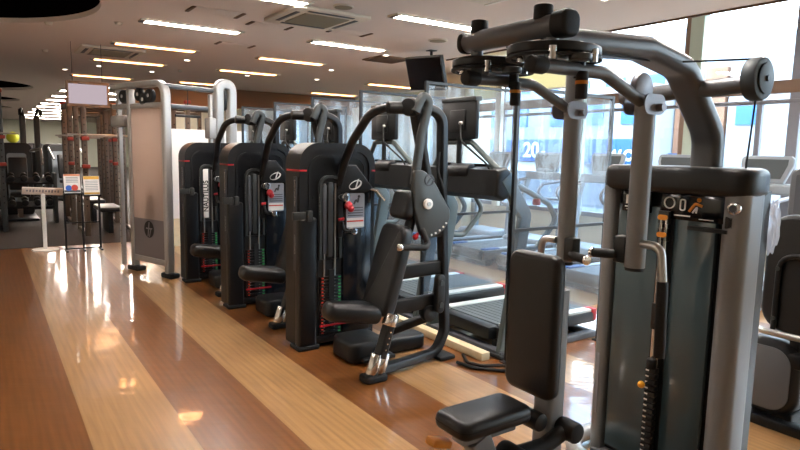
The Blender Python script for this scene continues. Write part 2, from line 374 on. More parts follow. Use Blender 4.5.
m = MB(); m.b2((FX1-.14, 8.05, .55), (FX1-.06, 8.2, 2.99), bev=.01); struct(m.obj('trim_5', 'wall'))
m = MB(); m.b2((EDGE, 7.95, CH+.005), (FX1+.1, 8.03, 3.5)); struct(m.obj('wall_recess_end', 'wall'))
m = MB(); m.b2((FX1-.3, 8.85, 0), (FX1-.06, 9.82, CH-.005)); struct(m.obj('wall_pier', 'wall'))
# far side window on the right with its bright curtain
fr = MB()
for y in (10.2, 12.5, 14.8, 17.1, 19.4): fr.b2((9.12, y-.03, .9), (9.18, y+.03, 2.62))
f = struct(fr.obj('window_8', 'alu')); p = MB(); p.b2((9.145, 9.9, .9), (9.155, 19.4, 2.62)); p.obj('window_pane', 'glass', f)
m = MB(); pts = []
for i in range(181):
    pts.append((8.98+.045*math.sin(i*1.1), 10.1+9.2*i/180))
t = bmesh.new(); lo = [t.verts.new((a, b, .02)) for a, b in pts]; hi_ = [t.verts.new((a, b, 2.72)) for a, b in pts]
for i in range(180): t.faces.new((lo[i], lo[i+1], hi_[i+1], hi_[i]))
m._merge(t, 0); c_ = m.obj('curtain', 'curtain')
tag(c_, 'long pale pleated curtain across the far right window', 'curtain')
mod = c_.modifiers.new('thick', 'SOLIDIFY'); mod.thickness = .006

# portals help the daylight through the two windows
for nm, y0, y1, xx, zc, zh in (('window_daylight', FY0+.1, 9.7, FX1-.35, 1.98, 2.8),):
    l = bpy.data.lights.new(nm, 'AREA'); l.shape = 'RECTANGLE'; l.size = zh; l.size_y = y1-y0; l.cycles.is_portal = True
    o = bpy.data.objects.new(nm, l); COL.objects.link(o); o.location = (FX1+.2, (y0+y1)/2, zc); o.rotation_euler = (0, R(90), 0)

# roller blinds in the two far bays
for (a, b, z0), lb in (((6.5, 7.88, 2.58), 'cream roller blind half lowered behind the overhead cams'), ((8.22, 8.83, 2.5), 'narrow cream roller blind beside the cream wall pier')):
    zt_ = 3.42 if a < 7.9 else 2.95
    r_ = thing('roller_blind', lb, 'blind', (FX1-.1, (a+b)/2, zt_), 0)
    h = (b-a)/2; m = MB(); m.b2((-.004, -h, z0-zt_), (.004, h, 0)); m.obj('blind_fabric', 'blind', r_)
    m = MB(); m.cyl((0, -h, .02), (0, h, .02), .03); m.obj('roller_tube', 'alu', r_)
    m = MB(); m.b2((-.012, -h, z0-zt_-.03), (.012, h, z0-zt_), bev=.004); m.obj('bottom_bar', 'white', r_)

# ------------------------------------------------------------------ outside
m = MB(); m.b2((8.2, -20, -.4), (60, 40, -.3)); struct(m.obj('ground_street', 'street'))
bd = thing('shop_building', 'pale shop building with blue sign boards across the street', 'building', (16, 12.4, -.3))
m = MB(); m.b2((0, -1.9, 0), (6, 14, 3.9)); m.obj('wall', 'facade', bd)
m = MB(); m.b2((-.35, -1.6, 1.55), (0, 8, 2.3), bev=.02); sg = m.obj('sign_board', 'signblue', bd)
m = MB(); m.text('20', (-.36, 2.45, 1.92), -Y, Z, .72, .01, bold=.012); m.text('-', (-.36, 1.9, 1.92), -Y, Z, .6, .01); m.obj('lettering', 'white', sg)
m = MB(); m.text('AL', (-.36, -.95, 1.8), -Y, Z, .44, .01, bold=.012, shear=.3); m.text('O', (-.36, -1.42, 1.8), -Y, Z, .44, .01, bold=.015); m.obj('lettering', 'white', sg)
m = MB(); m.b2((-.1, 1.9, 1.2), (0, 4.6, 1.52)); m.obj('fascia', 'white', bd)
m = MB(); m.b2((-.06, -1.8, .2), (0, 8, 1.2)); m.obj('shopfront', 'bgrey', bd)
for y in (-1.6, -.2, 1.2, 3.0, 4.6): 
    m = MB(); m.b2((-.05, y, 2.75), (0, y+.75, 3.4)); m.obj('window', 'bwin', bd)
bd = thing('brick_building', 'brown brick house between the shop and the white block outside', 'building', (17, 7.6, -.3))
m = MB(); m.b2((0, 1.4, 0), (5, 2.85, 4.3)); m.obj('wall', 'facade2', bd)
m = MB(); m.b2((-.05, 1.9, 1.9), (0, 2.6, 3.2)); m.obj('window', 'bwin', bd)
m = MB(); m.b2((-.3, 1.4, 1.4), (0, 2.8, 1.9)); m.obj('awning', 'signblue', bd)
bd = thing('white_block', 'white apartment block with blue windows and a railing outside', 'building', (17, 3, -.3))
m = MB(); m.b2((0, -9, 0), (5, 5.9, 4.4)); m.obj('wall', 'facade', bd)
for y, z in ((5.0, 2.7), (3.0, 2.9), (1.2, 2.95), (-.6, 2.95), (-3.2, 2.9), (1.2, 1.3), (-1.4, 1.3)):
    m = MB(); m.b2((-.05, y, z), (0, y+.65, z+.6)); m.obj('window', 'bwin', bd)
m = MB()
for z in (2.2, 2.42, 2.62): m.cyl((-.6, -6, z), (-.6, 2.6, z), .025, n=8)
for i in range(12): m.cyl((-.6, -6+i*.78, 1.95), (-.6, -6+i*.78, 2.62), .02, n=8)
m.b2((-.7, -6, 1.85), (0, 2.6, 1.95)); m.obj('balcony_railing', 'bgrey', bd)
bd = thing('pale_tower', 'tall pale building glimpsed behind the shop sign', 'building', (26, 22, -.3))
m = MB(); m.b2((0, -9, 0), (6, 12, 7.5)); m.obj('wall', 'facade', bd)
for i in range(8):
    m = MB(); m.b2((-.05, -7.5+i*2.1, 4.2), (0, -6.4+i*2.1, 5.6)); m.obj('window', 'bwin', bd)

# ================================================================== CEILING FITTINGS
def ceiling_light(x0, y, label, kind='w', L=1.14, wd=.17):
    r_ = thing('ceiling_light', label, 'light', (x0+L/2, y, CH), 0)
    m = MB(); m.ring([(a, b) for a, b in ((L/2+.06, wd/2+.015), (-L/2-.06, wd/2+.015), (-L/2-.06, -wd/2-.015), (L/2+.06, -wd/2-.015))],
                     [(a, b) for a, b in ((L/2, wd/2), (-L/2, wd/2), (-L/2, -wd/2), (L/2, -wd/2))], (0, 0, -.022), X, Y, .02)
    m.obj('housing', 'cass', r_)
    m = MB(); m.b2((-L/2, -wd/2, -.014), (L/2, wd/2, -.003)); m.obj('diffuser', {'w': 'lamp_w', 'o': 'lamp_o', 'f': 'lamp_far'}[kind], r_)
    m = MB(); m.b2((-L/2-.058, -wd/2, -.024), (-L/2-.002, wd/2, -.021)); m.obj('end_cap', 'dgrey', r_)
C1, C2, C3 = 1.68, 3.86, 7.24
ceiling_light(C1, 5.92, 'white strip light at the top edge of the picture, in front of the left row')
ceiling_light(C1, 7.93, 'white strip light nearest to the big black ceiling recess')
ceiling_light(C1, 9.91, 'warm strip light just behind the nearest white one in the left row', 'o')
ceiling_light(C1, 11.97, 'warm strip light beside the far air conditioning cassette', 'o')
ceiling_light(C1, 15.0, 'warm strip light just above the hanging lit board', 'o')
for i, y in enumerate((17.6, 19.6, 22.0, 24.0, 26.3, 28.6, 31.2, 34.2, 37.6, 41.5)):
    ceiling_light(1.86, y, ['first', 'second', 'third', 'fourth', 'fifth', 'sixth', 'seventh', 'eighth', 'ninth', 'last'][i]+' of the distant white strip lights beyond the hanging board', 'f', 2.5, .38)
ceiling_light(C2, 5.76, 'white strip light nearest to the overhead arm of the front machine')
ceiling_light(C2, 7.84, 'white strip light between the near air conditioning cassette and the brown vent')
ceiling_light(C2, 9.82, 'warm strip light behind the white one in the middle row', 'o')
ceiling_light(C2, 11.86, 'warm strip light above the middle of the weight machine row', 'o')
ceiling_light(C2, 14.75, 'warm strip light right above the silver cable tower', 'o', 1.2)
ceiling_light(C3, 11.9, 'warm strip light directly left of the hanging television', 'o', 1.25)
ceiling_light(C3, 14.8, 'dim warm strip light far back, above the nearest black tower', 'o', 1.3)
for x, y, lb in ((C1, 1.9, 'unseen added strip light above and behind the photographer in the left row'), (C1, 3.9, 'unseen added strip light just above the picture in the left row'), (C2, 1.8, 'unseen added strip light above the taupe machine'), (C2, 3.8, 'unseen added strip light above the nearest treadmill'),
                 (-3.9, 3.0, 'unseen added strip light along the left wall, nearest'), (-3.9, 7.0, 'unseen added strip light along the left wall, middle'), (-3.9, 11.0, 'unseen added strip light along the left wall, far')):
    ceiling_light(x, y, lb)  # unseen lamps, added to bring more light into the room
def cassette(x, y, rz, label):
    r_ = thing('air_conditioner', label, 'air conditioner', (x, y, CH-.002), rz)
    m = MB(); m.prism(rrect(.92, .92, .04), (0, 0, -.035), X, Y, .035, bev=.008); m.obj('panel', 'cass', r_)
    m = MB(); m.b2((-.27, -.27, -.045), (.27, .27, -.034))
    for i in range(14): m.b2((-.26, -.255+i*.039, -.05), (.26, -.235+i*.039, -.044))
    m.obj('grille', 'grille', r_)
    for a in range(4):
        q = Matrix.Rotation(a*math.pi/2, 4, 'Z'); m = MB(); m.box(q @ Vector((.36, 0, -.037)), (.05, .56, .008), rot=q, bev=.003); m.obj('air_slot', 'dgrey', r_)
    m = MB(); m.cyl((.37, .37, -.05), (.37, .37, -.03), .02); m.obj('sensor', 'chrome', r_)
cassette(3.22, 6.45, 0, 'square ceiling air conditioner between the two rows of white lights')
cassette(1.75, 10.85, 0, 'square ceiling air conditioner left of the warm strip lights')
for x, y, r, lb in ((3.2, 5.79, .11, 'round ceiling speaker behind the near air conditioner'), (5.14, 6.67, .13, 'round ceiling speaker near the hanging television')):
    r_ = thing('ceiling_speaker', lb, 'speaker', (x, y, CH)); m = MB(); m.cyl((0, 0, -.015), (0, 0, 0), r, n=40); m.obj('rim', 'cass', r_)
    m = MB(); m.cyl((0, 0, -.018), (0, 0, -.014), r*.86, n=40); m.obj('grille', 'grille', r_)
r_ = thing('ceiling_vent', 'flat brown square ceiling vent left of the hanging television', 'vent', (5.55, 8.55, CH)); m = MB(); m.b2((-.3, -.3, -.02), (.3, .3, 0), bev=.005); m.obj('frame', 'brownwall', r_)
m = MB()
for i in range(10): m.b2((-.27, -.26+i*.055, -.028), (.27, -.23+i*.055, -.019))
m.obj('louvre', 'vent', r_)
def slot_panel(x, y, label, w_=.55, d=.3, fr=False):
    r_ = thing('access_panel', label, 'ceiling panel', (x, y, CH))
    m = MB(); m.b2((-w_/2, -d/2, -.004), (w_/2, d/2, 0), bev=.001); m.obj('panel', 'ceil' if not fr else 'cass', r_)
    for sx_ in (-1, 1):
        m = MB(); m.b2((sx_*w_/2-.02, -d/2, -.012), (sx_*w_/2+.02, d/2, -.002)); m.obj('slot', 'vent' if not fr else 'white', r_)
slot_panel(2.22, 6.95, 'ceiling panel with two dark slots above the near white strip light')
slot_panel(3.95, 6.98, 'ceiling panel with two dark slots near the middle white light', .5, .28)
slot_panel(2.98, 7.25, 'ceiling panel with two dark slots in front of the near cassette', .5, .22)
slot_panel(3.12, 8.9, 'ceiling panel with short dark slots behind the middle white light', .5, .25)
slot_panel(4.05, 4.55, 'white framed hatch in the ceiling above the front machine', .5, .5, True)
dl = [(1.44, 14.1, 'left of the warm strip lights'), (5.3, 8.2, 'beside the brown vent'), (3.0, 11.0, 'between the two rows of warm lights'), (4.6, 12.4, 'behind the far warm strip light'), (2.9, 13.2, 'above the cable machine crossbar'),
      (5.5, 10.4, 'beyond the brown vent'), (6.0, 12.0, 'between the middle row and the television'), (1.9, 13.0, 'behind the far cassette'), (-.9, 8.9, 'inside the big black ceiling recess')]
for x, y, lb in dl:
    z = CH if y != 8.9 else CH+.06
    r_ = thing('downlight', 'small round downlight '+lb, 'light', (x, y, z)); m = MB(); m.ring(circ(.06, 24), circ(.045, 24), (0, 0, -.012), X, Y, .012); m.obj('rim', 'cass', r_)
    m = MB(); m.cyl((0, 0, -.008), (0, 0, -.002), .045, n=24); m.obj('lens', 'down', r_)
for x, y, lb in ((.75, 8.9, 'beside the far edge of the big ceiling recess'), (1.45, 8.3, 'left of the nearest white strip light'), (.9, 11.5, 'left of the far cassette'), (3.3, 12.6, 'right of the left row of warm lights')):
    o = MB().cyl((0, 0, -.035), (0, 0, 0), .035, .05).obj('smoke_detector', 'cass', None, (x, y, CH)); tag(o, 'small pale smoke detector '+lb, 'smoke detector')
# hanging television
r_ = thing('hanging_television', 'black television hung tilted from the ceiling by the windows', 'television', (5.5, 7.4, CH))
q = Matrix.Rotation(R(-17), 4, 'Y') @ Matrix.Rotation(R(4), 4, 'X')
m = MB(); m.box((0, 0, -.34), (.06, .86, .5), rot=q, bev=.01); m.obj('casing', 'black', r_)
m = MB(); m.box(Vector((0, 0, -.34))+q @ Vector((-.032, 0, 0)), (.004, .82, .46), rot=q); m.obj('screen', 'screen', r_)
m = MB(); m.cyl((.09, 0, -.3), (.09, 0, 0), .02); m.box((.09, 0, -.006), (.12, .12, .012)); m.obj('ceiling_bracket', 'black', r_)
# hanging board
r_ = thing('hanging_board', 'lit pale lilac board hung from the ceiling above the racks', 'sign', (1.34, 10.3, 2.25))
m = MB(); m.ring([(a*.29, b*.185) for a, b in ((1, 1), (-1, 1), (-1, -1), (1, -1))], [(a*.26, b*.145) for a, b in ((1, 1), (-1, 1), (-1, -1), (1, -1))], (0, .03, 0), X, Z, .06); m.obj('frame', 'brownwall', r_)
m = MB(); m.b2((-.26, -.01, -.145), (.26, .02, .145)); m.obj('lit_panel', 'board', r_)
for s_ in (-1, 1): 
    m = MB(); m.cyl((s_*.2, 0, .185), (s_*.2, 0, .75), .004, n=8); m.obj('hanger_rod', 'black', r_)

# ================================================================== FRONT PEC FLY MACHINE (taupe)
P0 = Vector((2.5, 1.5, 0))
r_ = thing('pec_fly_machine', 'big taupe and black pec fly machine with overhead arms in the right foreground', 'exercise machine', P0)
def L(p): return Vector(p)-P0
# tower
m = MB(); m.prism(rrect(.17, .06, .025, 6), (.0, .29, .05), X, Y, 1.31); cf = m.obj('side_column', 'taupe', r_)
m = MB(); m.prism(rrect(.17, .105, .045, 6), (.0, -.288, .05), X, Y, 1.31); cn = m.obj('side_column', 'taupe', r_)
for c, y in ((cn, -.293),):
    m = MB(); m.cyl((-.08, y-.005, 1.305), (-.102, y-.005, 1.305), .026, bev=.006); m.cyl((-.102, y-.005, 1.305), (-.106, y-.005, 1.305), .014, mi=1); m.obj('bolt_cap', ['chrome', 'dgrey'], c)
cap = rpoly([(-.1, -.35), (.07, -.35), (.36, -.2), (.36, .18), (.07, .33), (-.1, .33)], .08, 6)
m = MB(); m.prism(cap, (0, 0, 1.345), X, Y, .115, bev=.03, seg=4); m.obj('top_cap', 'black', r_)
m = MB(); m.b2((-.03, -.235, .07), (.34, .26, 1.36)); m.obj('inner_frame', 'frame', r_)
m = MB(); m.b2((-.06, .035, .1), (-.03, .245, 1.28), bev=.004); m.obj('front_panel', 'tealpanel', r_)
m = MB(); m.b2((-.06, -.215, .1), (-.03, -.035, 1.28), bev=.004); m.obj('front_panel', 'tealpanel', r_)
for y in (-.029, .029):
    m = MB(); m.b2((-.065, y-.006, .1), (-.03, y+.006, 1.3)); m.obj('slot_trim', 'frame', r_)
fp = r_; _before = set(r_.children)
# instruction placards
pl = MB(); pl.b2((.012, .135, 1.25), (.028, .28, 1.345), bev=.004); pl = pl.obj('instruction_placard', 'screen', fp)
m = MB(); m.b2((.008, .238, 1.285), (.013, .258, 1.325), mi=0); m.b2((.008, .233, 1.27), (.013, .262, 1.275), mi=0); m.tube([(.01, .222, 1.285), (.01, .21, 1.31), (.01, .195, 1.295)], .006, .01, n=8, mi=1); m.b2((.008, .16, 1.258), (.013, .255, 1.262)); m.obj('pictogram', ['white', 'orange'], pl)
pl = MB(); pl.b2((.012, -.19, 1.235), (.028, .085, 1.345), bev=.004); pl = pl.obj('instruction_placard', 'screen', fp)
m = MB(); m.ring(circ(.026, 20), circ(.021, 20), (.012, .045, 1.305), -Y, Z, .004, mi=0)
m.ring(rrect(.026, .05, .01), rrect(.016, .04, .006), (.012, -.015, 1.3), -Y, Z, .004, mi=0)
m.tube([(.01, -.045, 1.275), (.01, -.07, 1.31), (.01, -.1, 1.3)], .006, .01, n=8, mi=1); m.ball((.01, -.085, 1.325), .009, mi=1); m.tube([(.01, -.06, 1.27), (.01, -.08, 1.3), (.01, -.075, 1.27)], .004, .01, n=8, mi=0)
m.b2((.008, -.05, 1.252), (.013, .02, 1.257)); m.b2((.008, -.15, 1.245), (.013, -.09, 1.248)); m.obj('pictogram', ['white', 'orange'], pl)
m = MB(); m.b2((.0, -.235, 1.22), (.03, -.2, 1.27), bev=.005); m.b2((-.005, -.215, 1.2), (.03, -.05, 1.215), mi=0); m.obj('latch', 'black', fp)
for z in (1.24, 1.165):
    m = MB(); m.b2((-.005, .035, z-.028), (.02, .085, z+.028), bev=.004); tg = m.obj('range_tag', 'black', fp)
    m = MB(); m.prism(rrect(.045, .022, .01), (-.006, .06, z), -Y, Z, .006); m.obj('tag_window', 'orange', tg)
for y in (.046, .07):
    m = MB(); m.cyl((.0, y, .1), (.0, y, 1.24), .0075); m.obj('guide_rod', 'chrome', fp)
m = MB(); m.b2((-.004, .045, .62), (.012, .075, .74)); m.obj('cable_link', 'silver', fp)
m = MB(); m.b2((-.012, .038, .74), (.012, .082, .86), bev=.006); m.obj('stack_carriage', 'frame', fp)
m = MB(); m.cyl((-.012, .06, .565), (-.012, .06, .61), .022, bev=.006); m.obj('stack_bumper', 'rubber_b', fp)
for i in range(16):
    m = MB(); m.b2((-.02, .035, .545-i*.027), (.012, .085, .567-i*.027), bev=.003); pw = m.obj('weight_plate', 'frame', fp)
    m = MB(); m.b2((-.022, .065, .552-i*.027), (-.019, .08, .558-i*.027)); m.obj('weight_mark', 'white', pw)
m = MB(); m.cyl((-.02, .06, .5), (-.06, .065, .5), .007); m.ball((-.07, .066, .5), .016, mi=1); m.obj('selector_pin', ['chrome', 'yellow'], fp)
m = MB(); m.b2((-.088, .28, .25), (-.084, .3, .55)); m.obj('warning_strip', 'grey', cf)
for c in set(r_.children)-_before: c.location = (-.085, -.06, 0)
# base
m = MB(); m.tube([(.3, .42, .06), (-.08, .42, .06), (-.2, .3, .06), (-.2, -.26, .06), (-.06, -.4, .06), (.3, -.4, .06)], .04, .16); m.obj('base_loop', 'silver', r_)
m = MB(); m.b2((-.1, -.4, .03), (.3, .3, .07), bev=.01); m.b2((-1.15, -.06, .03), (-.05, .06, .1), bev=.015); m.obj('base_frame', 'taupe_d', r_)
# boom
sec = rrect(.135, .085, .035, 5)
m = MB(); m.sweep(fillet([(.2, -.01, 1.42), (.2, -.01, 1.6), (-.06, -.01, 1.87), (-.34, -.01, 1.92), (-1.0, -.0, 1.885)], .16, 8), sec, upv=(-1, 0, 0)); m.obj('boom', 'taupe_d', r_)
# head tube
hx = -1.02
m = MB(); m.cyl((hx, -.2, 1.896), (hx, .245, 1.896), .036, bev=.01); hd = m.obj('head_tube', 'taupe_d', r_)
m = MB(); m.prism(rrect(.082, .082, .03, 6), (hx, -.175, 1.896), X, Z, .065, bev=.014); m.obj('end_cap', 'rubber_b', hd)
m = MB(); m.prism(rrect(.076, .076, .03, 6), (hx, .265, 1.896), X, Z, .03, bev=.012); m.obj('end_cap', 'rubber_b', hd)
m = MB(); m.cyl((hx-.03, -.15, 1.846), (hx-.03, -.02, 1.848), .012, bev=.004); m.obj('cable_shield', 'chrome', hd)
for y, cx_ in ((.2, .09), (-.15, .03)):
    m = MB(); m.cyl((hx, y-.02 if y > 0 else y+.03, 1.92), (hx, y-.02 if y > 0 else y+.03, 1.966), .031, bev=.005); m.obj('pivot_cap', 'rubber_b', r_)
    m = MB(); m.cyl((hx+.01, y, 1.76), (hx+.01, y, 1.9), .022); m.obj('pivot_shaft', 'taupe_d', r_)
    m = MB(); c_ = []
    for i in range(40):
        a = 2*math.pi*i/40; rr = .16+.03*math.cos(a-.4); c_.append((rr*math.cos(a), rr*.85*math.sin(a)))
    m.prism(c_, (hx+cx_, y+.02, 1.812), X, Y, .03, bev=.006); cm = m.obj('cam_plate', 'black', r_)
    m = MB(); m.ring([(p*1.02, q_*1.02) for p, q_ in c_], [(p*.9, q_*.9) for p, q_ in c_], (hx+cx_, y+.02, 1.80), X, Y, .008); m.obj('cam_rim', 'rubber_b', cm)
    m = MB(); m.cyl((hx+cx_-.05, y-.02, 1.79), (hx+cx_+.09, y+.02, 1.79), .012, n=12); m.b2((hx+cx_-.06, y-.05, 1.79), (hx+cx_+.06, y-.01, 1.808), bev=.004); m.obj('cam_link', 'steel', cm)
    m = MB(); m.cyl((hx+cx_+.0, y-.1, 1.785), (hx+cx_+.0, y-.1, 1.805), .035, n=20, bev=.004); m.obj('idler_pulley', 'graphite', cm)
    for bx, by in ((-.08, -.06), (.06, -.1), (.12, .02), (-.1, .05)):
        m = MB(); m.cyl((hx+cx_+bx, y+by, 1.785), (hx+cx_+bx, y+by, 1.825), .014, n=14); m.obj('cam_bolt', 'chrome', cm)
    m = MB(); m.cyl((hx+cx_+.06, y-.05, 1.74), (hx+cx_+.06, y-.05, 1.81), .018); m.obj('selector_housing', 'black', r_)
    m = MB(); m.cyl((hx+cx_+.05, y-.07, 1.675), (hx+cx_+.05, y-.07, 1.76), .019, bev=.004); kn = m.obj('selector_knob', 'rubber_b', r_)
    m = MB(); m.cyl((hx+cx_+.05, y-.07, 1.72), (hx+cx_+.05, y-.07, 1.731), .0205); m.obj('orange_ring', 'orange', kn)
# swing arms: near then far
def swing_arm(y, x0, xe, zt, zb, near):
    a = MB(); a.tube([(x0, y, 1.765), (x0+.3, y, 1.768), (xe, y, zt)], .0215 if near else .02, .12); a = a.obj('swing_arm', 'taupe_d', r_)
    m = MB(); m.cyl((x0-.045, y, 1.765), (x0+.02, y, 1.765), .0265, bev=.009); m.obj('rubber_end', 'rubber_b', a)
    m = MB(); m.prism(rrect(.12, .07, .03), (xe+.03, y-.038, zt-.01), X, Z, -.006); m.prism(rrect(.12, .07, .03), (xe+.03, y+.044, zt-.01), X, Z, -.006); m.cyl((xe+.05, y-.06, zt-.02), (xe+.05, y+.06, zt-.02), .014); m.obj('joint_bracket', 'alu', a)
    if near:
        m = MB(); m.cyl((xe+.0, y-.014, zt+.045), (xe+.0, y+.014, zt+.045), .052, n=36, bev=.006); m.obj('pulley', 'alu', a)
    hx_ = xe+(.03 if near else .045); h = MB(); h.cyl((hx_, y, zb), (hx_, y, zt+(.19 if not near else 0)), .036); h = h.obj('handle_tube', 'taupe', r_)
    m = MB(); m.cyl((hx_, y, zb-.012), (hx_, y, zb+.01), .033); m.obj('rubber_plug', 'rubber_b', h)
    s_ = 1 if near else -1
    m = MB(); m.b2((xe-.0, y+s_*.025, zb+.01), (xe+.05, y+s_*.075, zb+.11), bev=.008); m.obj('adjuster_block', 'black', h)
    m = MB(); m.cyl((xe+.01, y+s_*.06, zb+.04), (xe-.01, y+s_*.15, zb+.035), .018); m.cyl((xe-.01, y+s_*.15, zb+.035), (xe-.013, y+s_*.165, zb+.034), .02, bev=.005, mi=1); m.obj('adjuster_lever', ['rubber_b', 'chrome'], h)
    m = MB(); m.tube([(xe+.02, y-s_*.03, zb+.09), (xe+.02, y-s_*.105, zb+.09), (xe+.02, y-s_*.12, zb-.03)], .015, .05); m.obj('grip_bend', 'steel', h)
    m = MB(); m.cyl((xe+.02, y-s_*.12, zb-.03), (xe+.02, y-s_*.128, zb-.3), .019, bev=.004); m.obj('grip', 'rubber_b', h)
swing_arm(-.2, -1.11, -.6, 1.69, 1.1, True)
swing_arm(.19, -1.03, -.53, 1.69, 1.05, False)
# transverse tube with pulley, and the cable
m = MB(); m.cyl((.02, -.3, 1.795), (.02, .32, 1.775), .036); tt = m.obj('cross_tube', 'taupe_d', r_)
m = MB(); m.cyl((.02, -.315, 1.81), (.02, -.255, 1.81), .084, n=48, bev=.012); m.cyl((.02, -.323, 1.81), (.02, -.315, 1.81), .06, n=40, bev=.004); m.cyl((.02, -.331, 1.81), (.02, -.32, 1.81), .012, mi=1); m.obj('pulley', ['slate', 'dgrey'], r_)
m = MB(); m.cyl((-.2, -.02, 1.88), (-.01, -.27, 1.885), .004, n=8); m.cyl((.06, -.27, 1.8), (.06, -.25, 1.4), .004, n=8); m.cyl((-.2, -.02, 1.88), (-.9, -.1, 1.85), .004, n=8); m.obj('cable', 'rubber_b', r_)
# seat
pad = rrect(.335, .18, .04, 5)
m = MB(); m.prism(pad, (-1.08, .015, .54), X, Y, .065, bev=.026, seg=4); st = m.obj('seat', 'vinyl', r_)
m = MB(); m.ring([(a*1.005, b*1.005) for a, b in pad], [(a*.985, b*.985) for a, b in pad], (-1.08, .015, .574), X, Y, .004); m.obj('piping', 'rubber_b', st)
m = MB(); m.b2((-1.2, -.02, .5), (-.95, .05, .53), bev=.008); m.sweep([(-1.12, .01, .51), (-1.02, .01, .28), (-1.02, .01, .07)], rrect(.07, .1, .02)); m.obj('seat_post', 'taupe', r_)
m = MB(); m.box((-1.265, .035, .515), (.085, .05, .028), rot=Matrix.Rotation(R(18), 3, 'Y'), bev=.008); m.obj('seat_lever', 'orange', r_)
m = MB(); m.prism(rrect(.54, .245, .045, 5), (-.80, .03, .87), Z, Y, .06, bev=.024, seg=4); bk = m.obj('backrest', 'vinyl', r_)
m = MB(); m.sweep([(-.76, 0, .06), (-.76, 0, 1.0)], rrect(.09, .09, .02)); m.obj('backrest_post', 'taupe', r_)
m = MB(); m.tube([(-1.0, -.05, .43), (-.86, -.075, .44), (-.74, -.075, .475)], .03, .06); m.cyl((-.74, -.13, .475), (-.74, -.04, .475), .04, bev=.012); m.cyl((-1.0, -.1, .43), (-1.0, .0, .43), .042, bev=.012); m.obj('link_arm', 'rubber_b', r_)
m = MB(); m.cyl((-.86, -.06, .52), (-.86, .06, .52), .035, bev=.01); m.obj('pivot_hub', 'black', r_)

# clear wrap hung behind the tower
m = MB(); t = bmesh.new(); bmesh.ops.create_icosphere(t, subdivisions=4, radius=1)
for v in t.verts:
    v.co *= 1+.18*math.sin(9*v.co.x+3*v.co.z)*math.sin(7*v.co.y+1)+random.uniform(-.04, .04); v.co = Vector((v.co.x*.03, v.co.y*.03, v.co.z*.11))
m._merge(t, 0); o = m.obj('plastic_wrap', 'wrap', None, (2.865, 1.262, 1.2)); tag(o, 'crumpled clear plastic wrap hanging at the right edge of the taupe tower', 'plastic wrap')

